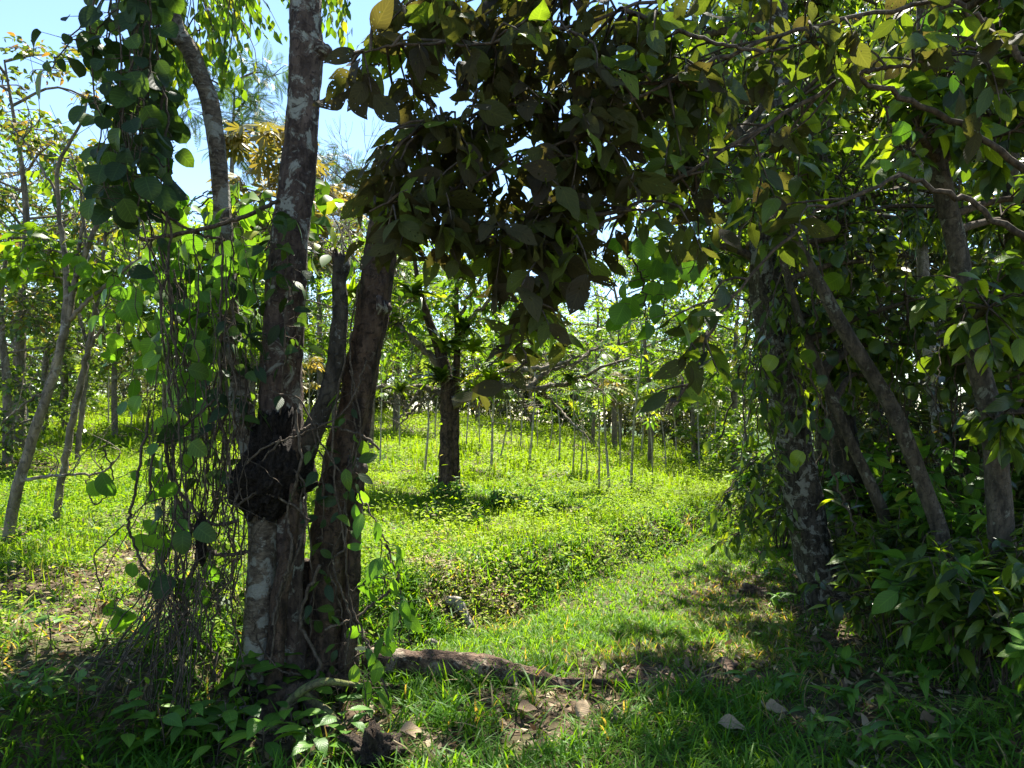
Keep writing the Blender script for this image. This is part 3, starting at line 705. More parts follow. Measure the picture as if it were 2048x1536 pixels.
# single stray leaves on long stalks, left of the curtain
for pts_, n_, lab_ in (([(250, 480), (215, 600), (212, 690)], 2, 'single dark round leaf dangling on a long stalk before the slope'), ([(150, 380), (160, 480), (150, 540)], 3, 'pair of dark leaves on a thin stem near the pale fork'), ([(215, 880), (205, 930), (170, 965)], 2, 'lone green leaf at the end of a drooping stem above the left slope'), ([(320, 1000), (335, 1040), (320, 1080)], 2, 'lone dark leaf low in the curtain'), ([(370, 1100), (390, 1150), (380, 1190)], 2, 'dark heart leaf hanging at knee height in the curtain'), ([(330, 1200), (260, 1190), (205, 1230)], 3, 'yellow green leaf pair at the outer end of a low twig'), ([(330, 230), (345, 290), (340, 320)], 2, 'bright round leaf glowing against the sky beside the climber')):
    vine([W(p_[0], p_[1], 3.9) for p_ in pts_], .0025, n_, lab_, name='leafy_twig', group='stray leafy twigs on the left', span=(.7, .95), leafsize=.14, lm='herb', petiole=.02, hang=1.0)
# climber on the trunks
st = []
for (px, y0, y1, n) in ((470, 540, 900, 26), (500, 600, 860, 20), (560, 440, 830, 24), (600, 500, 700, 10), (440, 640, 980, 14), (430, 560, 700, 10), (540, 400, 560, 14)):
    st.append(([W(px, y1, DT - .2), W(px + U(-15, 15), (y0 + y1) / 2, DT - .25), W(px + U(-15, 15), y0, DT - .2)], n))
leafmass('trunk_climber', 'climber with bluish green leaves clinging to the middle of the pale stems', 'climbing plant', st, 'vleaf', .115, 'ell', 1, up_front=.3, petiole=.06, hang=.25)
st = []
for (px, y0, ex, y1, n) in ((700, 740, 690, 1000, 14), (625, 860, 640, 1080, 13), (700, 900, 650, 1150, 12), (600, 960, 620, 1300, 9), (660, 1150, 690, 1350, 8)):
    st.append(([W(px, y0, DT - .22), W((px + ex) / 2 + 15, (y0 + y1) / 2, DT - .25), W(ex, y1, DT - .2)], n))
leafmass('trunk_climber', 'glossy leaved climber curling over the dark leaning stem right of the nest', 'climbing plant', st, 'vleaf', .10, 'ell', 1, up_front=.2, petiole=.06, hang=.2)
st = []
for (px, y0, ex, y1, n) in ((700, 980, 765, 1130, 7), (765, 1060, 760, 1200, 8), (770, 1090, 800, 1300, 9), (700, 1180, 780, 1170, 5), (700, 1230, 740, 1400, 10), (690, 1330, 780, 1290, 6), (790, 1200, 820, 1300, 6)):
    st.append(([W(px, y0, DT - .25), W((px + ex) / 2 + 15, (y0 + y1) / 2 - 20, DT - .3), W(ex, y1, DT - .25)], n))
leafmass('low_climber', 'low climber with bright green leaves dangling right of the tree base above the log', 'climbing plant', st, 'herb', .12, 'ell', 1, up_front=.6, petiole=.06, hang=.8)
# loose woody lianas across the trunks
LG = 'pale lianas wound across the trunks'
lian = [([(560, 880), (500, 950), (470, 1010), (520, 985), (585, 1010), (620, 1040)], .007, 'pale liana arching across the front of the black nest'),
        ([(590, 820), (600, 930), (575, 1030), (585, 1100), (560, 1180), (545, 1250)], .009, 'pale liana running down below the nest between the two stems'),
        ([(690, 700), (665, 900), (690, 1090), (700, 1200), (740, 1300), (780, 1400)], .006, 'thin liana hanging down the dark leaning stem to the log'),
        ([(500, 1220), (520, 1290), (560, 1340), (600, 1350)], .005, 'short bare twig lying against the pale banded stem near its foot'),
        ([(690, 1000), (690, 1090), (665, 1130), (700, 1230), (690, 1330)], .006, 'forked pale liana on the foot of the dark leaning stem'),
        ([(600, 860), (640, 850), (720, 870), (760, 900)], .007, 'dark side twig sticking out right of the leaning stem'),
        ([(330, 850), (345, 960), (420, 1045), (480, 1040)], .010, 'dark liana looping from the vine curtain to the nest'),
        ([(350, 990), (400, 1080), (440, 1110), (500, 1105)], .011, 'thick dark liana sweeping up to the pale stem below the nest'),
        ([(300, 820), (270, 980), (260, 1060), (300, 1150), (380, 1250), (420, 1300)], .008, 'curved liana bowing out on the left of the vine curtain'),
        ([(210, 900), (225, 960), (190, 1010), (170, 960)], .004, 'thin liana with a loose end hanging left over the slope'),
        ([(440, 790), (370, 850), (310, 900), (300, 990)], .007, 'dark twig arching left from the pale stem into the curtain'),
        ([(450, 480), (380, 460), (300, 400), (240, 300)], .008, 'dark bare branch slanting up left behind the vines'),
        ([(360, 980), (290, 1010), (250, 1050), (190, 1110), (205, 1180)], .004, 'thin twig reaching left and drooping over the dry slope'),
        ([(560, 400), (470, 440), (350, 470), (280, 480)], .012, 'dark horizontal branch crossing behind the kinked stem'),
        ([(650, 1260), (720, 1230), (780, 1180), (800, 1150)], .008, 'dark twig rising right from the tree base'),
        ([(455, 980), (520, 900), (600, 870), (690, 820), (735, 720)], .006, 'thin liana climbing from the nest across to the dark leaning stem'),
        ([(500, 700), (540, 780), (600, 800), (640, 880), (690, 960)], .005, 'thin liana crossing the tallest stem just above the nest'),
        ([(540, 1330), (560, 1200), (600, 1090), (610, 980), (560, 900)], .007, 'wavy liana rising from the foot up over the right side of the nest'),
        ([(720, 560), (700, 700), (720, 860), (690, 980)], .005, 'thin liana lying along the upper part of the dark leaning stem'),
        ([(640, 1130), (600, 1240), (640, 1330), (600, 1400)], .010, 'thick root hanging in the hollow between the stems')]
for pts, r, lab in lian:
    vine([W(p[0], p[1], DT - .28 + U(-.04, .04)) for p in pts], r, 0, lab, name='liana', group=LG, wig=.004)
# ------------------------------------------------------------------ the dark canopy hanging in the top centre
bt = thing('broad_leaved_tree', (2.4, 3.1, float(height(2.4, 3.1))), 'tree whose low boughs of big dark brown green leaves hang across the top centre', 'tree')
Tb = Tubes()
bp = Tb.tube([(2.4, 3.1, float(height(2.4, 3.1)) - .1), (2.45, 3.15, 1.2), (2.35, 3.2, 2.6), (2.2, 3.1, 3.9), (2.2, 3.2, 5.4), (2.0, 3.4, 7.0)], [.1, .085, .075, .065, .05, .02], 14, 60, rough=.15)
Tb.build('trunk', M['bark_forest'], bt)
L = Leaves(); Tb = Tubes()
bough = [[(2000, -250, 3.1), (1600, -100, 2.9), (1250, 20, 2.7), (1000, 80, 2.6), (800, 90, 2.55), (700, 110, 2.55)],
         [(1900, 0, 3.1), (1600, 60, 2.9), (1350, 160, 2.75), (1100, 300, 2.7), (900, 380, 2.65), (740, 420, 2.6)],
         [(1500, -60, 2.9), (1250, -60, 2.75), (1050, -40, 2.65), (880, -40, 2.6)],
         [(1700, 150, 3.0), (1450, 300, 2.9), (1250, 420, 2.8), (1100, 540, 2.75), (1045, 640, 2.7), (1055, 730, 2.7)],
         [(1350, 160, 2.75), (1150, 190, 2.8), (1000, 220, 2.75), (850, 250, 2.7)],
         [(1250, 420, 2.8), (1100, 440, 2.75), (950, 480, 2.7), (780, 460, 2.65)],
         [(1800, 350, 3.1), (1600, 450, 3.0), (1450, 620, 2.95), (1380, 760, 2.9), (1330, 830, 2.9)],
         [(1250, 20, 2.7), (1500, 100, 2.8), (1700, 60, 2.9)], [(1700, 150, 3.0), (1850, 120, 3.0), (2050, 60, 3.1)]]
bq = []
for b_ in bough:
    q = Tb.tube([W(*p) for p in b_], np.linspace(.009, .003, len(b_)), 8, 40, rough=.3, wig=.006); bq.append(q)
for s_, e_ in (((2.3, 3.1, 3.3), W(2000, -250, 3.1)), ((2.35, 3.15, 2.9), W(1900, 0, 3.1)), ((2.4, 3.15, 2.5), W(1700, 150, 3.0)), ((2.4, 3.15, 2.2), W(1800, 350, 3.1)), ((2.3, 3.1, 3.7), W(1500, -60, 2.9))):
    Tb.tube([s_, (np.array(s_) + e_) / 2 + [0, 0, .05], e_], [.016, .012, .009], 8, 24, rough=.3, wig=.008)
bqa = np.vstack(bq)
# leaf groups: (px,row,spread x,spread y,count)
lg = [(725, 110, 60, 60, 24), (730, 170, 40, 40, 10), (740, 400, 60, 50, 34), (775, 440, 60, 40, 22), (790, 470, 60, 40, 24), (880, 60, 110, 90, 60), (1050, 60, 130, 90, 70), (1000, 190, 140, 60, 65), (850, 220, 80, 50, 30), (950, 300, 90, 50, 45), (890, 350, 60, 70, 34), (800, 400, 90, 50, 34), (930, 440, 120, 50, 60), (1040, 500, 110, 60, 50), (1100, 450, 90, 60, 45), (1060, 620, 70, 60, 26), (1050, 700, 60, 50, 18), (1000, 580, 60, 40, 16), (945, 795, 12, 12, 1), (1150, 250, 100, 80, 60), (1200, 130, 90, 90, 45), (1250, 330, 90, 60, 36), (1170, 520, 60, 60, 22), (1360, 200, 100, 100, 36), (1400, 700, 70, 50, 18), (1340, 790, 60, 35, 10), (1320, 640, 30, 20, 4), (1500, 120, 130, 100, 40), (1700, 130, 130, 90, 36), (1900, 100, 120, 90, 34), (1450, 350, 110, 80, 26), (1600, 420, 90, 70, 20), (1980, 260, 80, 80, 14), (1570, 480, 30, 60, 10), (1290, 90, 110, 80, 44), (1240, 230, 80, 80, 44), (1330, 330, 90, 90, 44), (1200, 400, 70, 60, 30), (1400, 480, 80, 70, 26), (1130, 340, 60, 60, 30), (1150, 560, 50, 50, 14), (900, 500, 60, 60, 20)]
hs = []; he = []; hs2 = []; he2 = []
for (px, py, sx, sy, n) in lg:
    for q in range(max(1, int(n / 3.8))):
        Yd = 2.75 + U(-.3, .55) + (.15 if px > 1300 else 0)
        e = W(px + rng.normal(0, .5) * sx, py + rng.normal(0, .5) * sy, Yd)
        d = np.linalg.norm(bqa - e, axis=1) + .3 * (bqa[:, 2] < e[2]); s_ = bqa[np.argsort(d)[rng.integers(0, 6)]]
        lo = px < 1290 or rng.random() < .5; (hs if lo else hs2).append(s_); (he if lo else he2).append(e)
L2 = Leaves()
leaf_spray(L2, Tb, np.array(hs2), np.array(he2), dict(tpl='ell', size=.115, per=7, spread=.9, droop=.35, tumble=.8, bend=.5, **{'from': .3}), .004, 4)
L2.build('green_foliage', M['olive'], bt)
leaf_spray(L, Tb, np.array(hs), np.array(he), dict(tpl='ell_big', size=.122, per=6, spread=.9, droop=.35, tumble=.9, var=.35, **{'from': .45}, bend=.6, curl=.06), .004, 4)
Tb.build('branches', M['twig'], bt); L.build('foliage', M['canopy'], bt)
# its high crown over the camera, out of the picture
L = Leaves(); Tb = Tubes()
crown(L, Tb, bp, [c_ for c_ in [((U(-1.5, 4.5), U(-3.5, 5.5), U(5.5, 8.0)), (1, 1, .45), 24) for k in range(16)] if np.hypot(c_[0][0] - c_[0][2] * .108 + 1.1, c_[0][1] - c_[0][2] * .61 - 3.5) > 1.5], dict(tpl='ell_lo', size=.19, per=8, tumble=.5, droop=.3), .04, .006)
Tb.build('upper_branches', M['bark_forest'], bt); L.build('crown', M['overhead'], bt)
# ------------------------------------------------------------------ RIGHT: the forest edge
FG = 'forest trees along the right edge of the path'
def forest_tree(label, lst, dist, mat, clumps, spec, lm, name='forest_tree', group=FG, rough=.15, sides=18, n=100, limb=.03, flute=0.0, tw=.005):
    P_, r_ = pw(lst, dist)
    b_ = np.array([P_[0][0], P_[0][1], float(height(P_[0][0], P_[0][1]))])
    P_ = np.vstack([[b_ - [0, 0, .12]], P_]) if P_[0][2] > b_[2] + .05 else P_
    if len(r_) < len(P_): r_ = np.concatenate([[r_[0] * 1.15], r_])
    t_ = thing(name, b_, label, 'tree', group)
    Tb = Tubes(); q = Tb.tube(P_, r_, sides, n, rough=rough, ph=U(0, 20), flute=flute); Tb.build('trunk', mat, t_)
    if clumps:
        L = Leaves(); Tb = Tubes(); crown(L, Tb, q, clumps, spec, limb, tw)
        Tb.build('branches', M['twig'], t_); L.build('crown', M[lm], t_)
    return t_, q
def cl_px(boxes, Y0, Y1, r, n):             # clumps spread over picture boxes at real distances
    o_ = []
    for (x0, y0, x1, y1, k) in boxes:
        for q in range(k):
            Yd = U(Y0, Y1); o_.append((W(U(x0, x1), U(y0, y1), Yd), (r, r * .9, r * .75), n))
    return o_
SPm = dict(tpl='ell_lo', size=.12, per=8, droop=.45, tumble=.6); SPl = dict(tpl='lance_lo', size=.13, per=9, droop=.6, tumble=.6, spread=.7)
SPr = dict(tpl='round_lo', size=.10, per=8, droop=.7, tumble=.7, spread=.6); SPh = dict(tpl='heart', size=.13, per=6, droop=.8, tumble=.7, spread=.6)
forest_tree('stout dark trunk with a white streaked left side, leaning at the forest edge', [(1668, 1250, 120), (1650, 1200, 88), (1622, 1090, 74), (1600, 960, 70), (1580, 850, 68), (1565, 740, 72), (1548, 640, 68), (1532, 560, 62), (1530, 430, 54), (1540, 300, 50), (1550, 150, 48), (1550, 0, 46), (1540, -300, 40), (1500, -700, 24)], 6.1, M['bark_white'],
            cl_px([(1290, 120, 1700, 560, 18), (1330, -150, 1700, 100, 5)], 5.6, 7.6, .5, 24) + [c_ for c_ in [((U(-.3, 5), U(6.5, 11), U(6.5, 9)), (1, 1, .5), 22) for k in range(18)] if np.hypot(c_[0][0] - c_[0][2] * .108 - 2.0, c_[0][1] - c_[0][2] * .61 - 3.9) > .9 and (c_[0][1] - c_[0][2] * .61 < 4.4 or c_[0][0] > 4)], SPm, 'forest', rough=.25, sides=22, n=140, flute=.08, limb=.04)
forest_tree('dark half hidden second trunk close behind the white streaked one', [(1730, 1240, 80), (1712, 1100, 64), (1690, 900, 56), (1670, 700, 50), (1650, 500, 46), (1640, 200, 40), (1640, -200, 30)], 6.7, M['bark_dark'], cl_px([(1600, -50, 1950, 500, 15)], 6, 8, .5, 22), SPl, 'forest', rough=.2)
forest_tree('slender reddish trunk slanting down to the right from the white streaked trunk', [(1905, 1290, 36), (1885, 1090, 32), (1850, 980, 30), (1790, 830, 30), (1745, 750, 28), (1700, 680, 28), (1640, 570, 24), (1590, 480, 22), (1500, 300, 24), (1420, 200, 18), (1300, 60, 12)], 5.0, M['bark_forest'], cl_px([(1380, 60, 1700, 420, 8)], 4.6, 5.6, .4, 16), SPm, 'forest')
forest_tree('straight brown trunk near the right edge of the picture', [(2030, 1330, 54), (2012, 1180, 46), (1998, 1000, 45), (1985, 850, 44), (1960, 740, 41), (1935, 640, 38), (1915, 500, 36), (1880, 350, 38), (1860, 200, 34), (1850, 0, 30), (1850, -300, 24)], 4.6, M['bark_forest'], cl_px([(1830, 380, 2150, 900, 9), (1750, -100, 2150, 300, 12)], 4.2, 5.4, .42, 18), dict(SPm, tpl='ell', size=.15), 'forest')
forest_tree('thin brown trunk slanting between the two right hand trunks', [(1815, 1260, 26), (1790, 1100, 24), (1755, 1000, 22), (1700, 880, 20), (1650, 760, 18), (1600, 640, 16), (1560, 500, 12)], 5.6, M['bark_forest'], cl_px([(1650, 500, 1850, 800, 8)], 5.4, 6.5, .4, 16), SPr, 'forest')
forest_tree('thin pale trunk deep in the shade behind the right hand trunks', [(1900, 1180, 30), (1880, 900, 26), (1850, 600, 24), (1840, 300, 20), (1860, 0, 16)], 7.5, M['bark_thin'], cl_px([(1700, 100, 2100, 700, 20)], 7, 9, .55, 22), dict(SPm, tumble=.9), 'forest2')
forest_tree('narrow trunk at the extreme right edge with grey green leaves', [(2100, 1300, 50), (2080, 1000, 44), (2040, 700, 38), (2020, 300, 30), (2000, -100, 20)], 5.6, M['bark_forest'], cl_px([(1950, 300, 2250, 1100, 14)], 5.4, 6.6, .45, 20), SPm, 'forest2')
forest_tree('vine draped forest tree behind the white streaked trunk', [(1600, 1010, 50), (1590, 800, 44), (1570, 500, 40), (1520, 200, 30), (1470, -100, 20)], 10.5, M['bark_dark'], cl_px([(1500, 400, 1650, 820, 14), (1330, -60, 1640, 420, 16)], 9.3, 11.5, .6, 24), SPr, 'light')
dl = ['deep forest tree with drooping dull leaves behind the slanting trunks', 'deep forest tree with olive leaves seen between the right trunks', 'background forest tree with pale undersides catching sun on the right', 'background forest tree closing the view at the right edge', 'tall background forest tree above the second dark trunk', 'dense background forest tree low behind the brown trunk', 'far forest tree with dark foliage near the top right corner', 'far forest tree with light foliage low behind the slanting trunk']
for k, (px, Yd, lm) in enumerate(((1750, 9.5, 'forest2'), (1900, 10.5, 'forest'), (1640, 11.5, 'forest2'), (2080, 9, 'forest'), (1700, 13, 'light'), (1980, 12.5, 'forest2'), (1850, 15, 'light'), (1560, 15, 'light'))):
    g_ = 1.6 - height((px - 1024) / FPX * Yd, Yd); by = HOR + g_ * FPX / Yd
    forest_tree(dl[k], [(px + 10, by + 20, 30 * 9 / Yd * 1.2), (px, by - 250, 28 * 9 / Yd), (px - 15, 300, 24 * 9 / Yd), (px + 10, -100, 14)], Yd, M['bark_forest'],
                cl_px([(px - 170, 500, px + 170, 1000, 12), (px - 200, -60, px + 200, 450, 15)], Yd - 1, Yd + 1.2, .75, 20), dict(SPm if k % 2 else SPl, size=.15), lm, n=50, sides=10, tw=.006)
# big glowing heart leaves of a climber, top right
st = []
for (px, y0, ex, y1, n) in ((1880, -60, 1920, 170, 8), (1760, 200, 1790, 330, 7), (1980, -40, 2000, 60, 4), (1300, 480, 1330, 660, 16), (1260, 500, 1290, 640, 14), (1230, 420, 1330, 560, 10)):
    st.append(([W(px, y0, 3.3), W((px + ex) / 2 + 12, (y0 + y1) / 2, 3.3), W(ex, y1, 3.3)], n))
leafmass('heart_leaf_climber', 'climber with bright heart shaped leaves glowing against the dark forest canopy', 'climbing plant', st, 'herb', .085, 'heart', 1, up_front=.6, petiole=.09, hang=.9)
# foliage draped over the white streaked trunk
st = []
for k in range(20):
    x0 = U(1490, 1600); y0 = U(380, 800); st.append(([W(x0, y0, 5.7 + U(-.2, .4)), W(x0 + U(-20, 30), y0 + 90, 5.7), W(x0 + U(-50, 50), y0 + U(120, 260), 5.65)], 15))
for k in range(10):
    x0 = U(1450, 1540); y0 = U(930, 1060); st.append(([W(x0 + 60, y0 - 30, 6.0), W(x0 + 20, y0 + 10, 5.9), W(x0 - 30, y0 + U(30, 110), 5.8)], 13))
leafmass('draped_climber', 'leafy climber draped over the left side of the white streaked trunk', 'climbing plant', st, 'forest', .13, 'lance', 1, up_front=.3, petiole=.05, hang=.7)
# ------------------------------------------------------------------ understorey shrubs on the right
def shrub(name, label, pos, h, w, nst, per, size, tpl, lm, group, droop=.35, stem_r=.006, cat='shrub', bend=.5):
    t_ = thing(name, pos, label, cat, group); Tb = Tubes(); L = Leaves(); s_ = []; e_ = []
    pos = np.array(pos)
    for k in range(nst):
        a = U(0, 6.28); l = U(.2, 1) * w; b_ = pos + [math.cos(a) * .05, math.sin(a) * .05, -.02]
        e = pos + [math.cos(a) * l, math.sin(a) * l, h * U(.45, 1)]
        md = b_ * .5 + e * .5 + [-math.cos(a) * l * .15, -math.sin(a) * l * .15, h * .12]
        q = Tb.tube([b_, md, e], [stem_r, stem_r * .8, stem_r * .4], 5, 10, wig=.005)
        for j in range(3): s_.append(q[4 + j * 2]); e_.append(q[4 + j * 2] + rng.normal(0, .16, 3) * (h * .6 + .2) + (e - b_) * .15)
        s_.append(q[3]); e_.append(q[-1])
    leaf_spray(L, Tb, np.array(s_), np.array(e_), dict(tpl=tpl, size=size, per=per, droop=droop, tumble=.4, spread=.8, bend=bend), .003)
    Tb.build('stem', M['twig'], t_); L.build('foliage', M[lm], t_); return t_
SG = 'shady understorey shrubs on the right'
spos = [(1765, 1265), (1790, 1310), (1850, 1330), (1930, 1370), (2020, 1400), (1800, 1240), (1900, 1260), (2000, 1300), (1560, 1100), (1550, 1060), (1720, 1200), (1860, 1200), (1980, 1230), (2060, 1350), (1960, 1190), (2100, 1450), (1530, 1040), (1780, 1180), (2080, 1250), (1680, 1150), (1900, 1150), (2040, 1180)]
sdesc = ['low dark leaved shrub', 'spreading glossy shrub', 'leggy shrub with long leaves', 'bushy shrub with drooping leaves']
spos.sort()
for k, (px, py) in enumerate(spos):
    p = hit(px, py); far = p[1] > 5.5
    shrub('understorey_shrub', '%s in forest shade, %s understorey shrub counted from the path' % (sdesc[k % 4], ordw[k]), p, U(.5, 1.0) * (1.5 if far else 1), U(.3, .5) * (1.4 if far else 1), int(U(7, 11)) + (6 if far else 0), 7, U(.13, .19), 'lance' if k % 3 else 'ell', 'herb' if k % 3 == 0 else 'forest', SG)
# dim inner thicket behind them
for k in range(26):
    Yd = 6.2 + k * .27; f = U(.6, 6); x = float(np.interp(Yd, [3, 4.5, 6, 10, 15], [1.6, 1.75, 2.15, 3.7, 6.3])) + f
    if x / Yd > .95: x = .9 * Yd * U(.75, 1)
    shrub('thicket_shrub', 'shade bush on the dim forest floor at right, %s nearest of the thicket' % ordw[k], (x, Yd, float(height(x, Yd))), U(1.2, 2.4), U(.6, 1.1), 13, 8, .16, 'ell_lo', 'forest' if k % 2 else 'forest2', 'thicket bushes deep in the forest', stem_r=.01)
LFG = 'thin lianas and twigs hanging inside the forest edge'
for k in range(36):
    x0 = 1500 + k * 16 + U(-8, 8); Yd = U(4.6, 7.0); y0 = U(300, 750); ln = U(200, 520); sl = U(-90, 130)
    vine([W(x0, y0, Yd), W(x0 + sl * .3 + U(-15, 15), y0 + ln * .35, Yd + U(-.1, .1)), W(x0 + sl * .7 + U(-20, 20), y0 + ln * .7, Yd + U(-.1, .1)), W(x0 + sl, y0 + ln, Yd)], U(.003, .009), 0 if k % 3 else 6, 'thin pale liana in the dim forest on the right, %s from its left side' % ordw[k], name='forest_liana', group=LFG, lm='forest', wig=.01)
# ------------------------------------------------------------------ MIDDLE: the epiphyte laden tree on the slope
mb = hit(905, 985); DM = mb[1]
mt = thing('epiphyte_tree', mb, 'small dark tree standing alone on the sunny slope, its limbs full of air plants', 'tree')
Tb = Tubes()
for lst in ([(893, 1000, 44), (894, 940, 32), (893, 860, 28), (896, 800, 28), (890, 740, 26), (872, 680, 20), (850, 620, 14), (835, 560, 10), (825, 480, 7)],
            [(908, 1000, 26), (910, 930, 19), (909, 850, 17), (912, 760, 15), (915, 680, 13), (912, 600, 10), (920, 500, 7)]):
    P_, r_ = pw(lst, DM); q = Tb.tube(P_, r_, 14, 90, rough=.28); stems['M%d' % len(lst)] = q
Tb.build('trunk', M['bark_rough'], mt)
Tb = Tubes(); limbs = []
for lst in ([(905, 805, 20), (940, 790, 16), (985, 775, 12), (1030, 774, 10), (1080, 775, 8), (1140, 765, 7), (1200, 735, 5), (1260, 715, 3)], [(1060, 772, 9), (1100, 740, 7), (1150, 725, 5), (1200, 690, 3)], [(960, 780, 12), (1010, 745, 10), (1060, 740, 8), (1120, 728, 6), (1180, 705, 3)],
            [(888, 790, 12), (850, 775, 9), (800, 775, 7), (740, 775, 5), (700, 790, 3)], [(885, 740, 12), (850, 700, 10), (810, 665, 9), (780, 635, 7), (740, 600, 4)], [(830, 680, 7), (790, 650, 5), (740, 650, 3)], [(893, 700, 9), (930, 650, 7), (980, 600, 5), (1030, 560, 3)],
            [(840, 780, 5), (820, 810, 4), (790, 845, 2)], [(870, 790, 5), (830, 815, 4), (800, 850, 2)], [(1080, 775, 5), (1110, 810, 4), (1150, 850, 3), (1180, 880, 2)], [(1140, 765, 4), (1180, 760, 3), (1210, 790, 2)], [(1030, 774, 4), (1045, 800, 3), (1060, 830, 2)], [(915, 640, 6), (960, 560, 4), (1000, 500, 2)], [(850, 620, 6), (800, 560, 4), (770, 500, 3)]):
    P_, r_ = pw([(a[0], a[1], a[2] * 1.35, U(-.3, .3)) for a in lst], DM); limbs.append(Tb.tube(P_, r_, 7, 30, rough=.2, wig=.012))
lq = np.vstack(limbs)
for k in range(120):
    s_ = lq[rng.integers(0, len(lq))]; Tb.tube([s_, s_ + rng.normal(0, .2, 3), s_ + rng.normal(0, .4, 3)], [.008, .005, .003], 3, 6, wig=.01, cap=False)
Tb.build('branches', M['bark_far'], mt)  # limbs get paler bark than the trunk, standing in for sunlight
L = Leaves(); Tb = Tubes()
e_ = np.vstack([in_ell(W(px, py, DM + U(-.4, .4)), (sx / FPX * DM, .8, sy / FPX * DM), n, .2) for (px, py, sx, sy, n) in ((780, 700, 90, 80, 26), (830, 580, 90, 90, 34), (960, 560, 110, 90, 36), (1000, 660, 90, 50, 18), (1180, 690, 70, 40, 10), (940, 480, 130, 60, 34), (760, 520, 60, 70, 20), (930, 620, 150, 70, 30), (1080, 640, 80, 50, 16))])
s_ = lq[np.argmin(np.linalg.norm(e_[:, None] - lq[None], axis=2), 1)]
leaf_spray(L, Tb, s_, e_, dict(tpl='ell_lo', size=.13, per=7, droop=.35, tumble=.7), .004)
Tb.build('twigs', M['twig'], mt); L.build('crown', M['light'], mt)
EG = 'air plants perched on the small dark tree'
edesc = [((893, 700), .34, 'dark bushy air plant in the main fork'), ((930, 660), .3, 'upright spiky air plant above the main fork'), ((825, 590), .34, 'big spiky air plant high on the left limb'), ((985, 760), .28, 'yellow green air plant on the right limb near the trunk'), ((955, 785), .24, 'lower yellow green air plant on the right limb, just above its elbow'), ((880, 760), .26, 'shaggy air plant on the trunk below the main fork'), ((1010, 735), .22, 'small pale air plant farther out on the right limb'), ((770, 655), .26, 'bright air plant at the end of the left limb'), ((945, 700), .25, 'pale air plant beside the leaning second stem'), ((1140, 760), .16, 'tiny air plant far out on the right limb'), ((705, 590), .3, 'bright yellow green air plant beyond the leaning stem'), ((800, 780), .2, 'straggly air plant on the low left limb')]
for (px, py), s, lab in edesc:
    p = W(px, py, DM - .15); t_ = thing('air_plant', p, lab, 'air plant', EG); L = Leaves(); n = 46
    a = U(0, 6.28, n); ax = np.stack([np.cos(a), np.sin(a), U(.2, 2.2, n)], -1)
    L.add('strap', np.repeat(p[None], n, 0) + rng.normal(0, .02, (n, 3)), ax, np.array([0, 0, 1.0]) + rng.normal(0, .2, (n, 3)), s * 1.5 * U(.6, 1.15, n), U(.2, 1.0, n), U(1.4, 2.4, n)); L.build('leaves', M['weed' if 'yellow' in lab or 'bright' in lab or 'pale' in lab else 'forest'], t_)
    Tb = Tubes(); 
    for k in range(10): Tb.tube([p, p + rng.normal(0, .05, 3) - [0, 0, .1], p + rng.normal(0, .07, 3) - [0, 0, U(.15, .4)]], [.004, .003, .002], 3, 6, cap=False)
    Tb.build('roots', M['twig'], t_)
# dark weeds under it
WG = 'leafy weeds under the small dark tree'
for k, wx in enumerate(np.sort(U(800, 1080, 14))):
    p = hit(wx, U(965, 1060)); t_ = shrub('leafy_weed', '%s leafy weed from the left in the shade under the small dark tree' % ordw[k], p, U(.08, .2), U(.12, .25), 6, 5, .08, 'lance_lo', 'herb', WG, cat='weed')
# ------------------------------------------------------------------ plantation saplings
PG = 'slender plantation saplings on the slope'
def make_sapling(h, tplname, mat, n, size, r, lean):
    t_ = thing('plantation_sapling', (0, 0, 0), 'x', 'sapling', PG); Tb = Tubes(); L = Leaves()
    lean *= 2; r *= .62; q = Tb.tube([(0, 0, -.1), (lean * .3 + U(-.08, .08), 0, h * .35), (lean * .6, U(-.1, .1), h * .7), (lean, 0, h)], [r * 1.4, r, r * .75, r * .3], 7, 24, rough=.2)
    
    for k in (8, 12, 15, 18):
        a_ = U(0, 6.28); Tb.tube([q[k], q[k] + np.array([math.cos(a_) * .12, math.sin(a_) * .12, .12]), q[k] + np.array([math.cos(a_) * .2, math.sin(a_) * .2, .38]) * U(.6, 1.4)], [r * .5, r * .35, r * .15], 4, 6, cap=False)
    Tb.build('stem', M['bark_sapling'], t_)
    m_ = n; k = rng.integers(14, 24, m_); a = U(0, 6.28, m_)
    ax = np.stack([np.cos(a), np.sin(a), U(-.1, .9, m_)], -1)
    L.add(tplname, q[k], ax, np.array([0, 0, 1.0]) + rng.normal(0, .1, (m_, 3)), size * U(.7, 1.2, m_), U(.2, .6, m_)); L.build('crown', M[mat], t_)
    return t_
vari = [make_sapling(2.5, 'pinn', 'light', 12, .55, .030, .05), make_sapling(3.0, 'pinn_lo', 'far', 14, .5, .034, -.1), make_sapling(2.3, 'palm_lo', 'light', 13, .4, .026, .08), make_sapling(3.0, 'lance_lo', 'light', 34, .3, .03, .1), make_sapling(2.6, 'palm', 'yellow', 18, .5, .028, 0)]
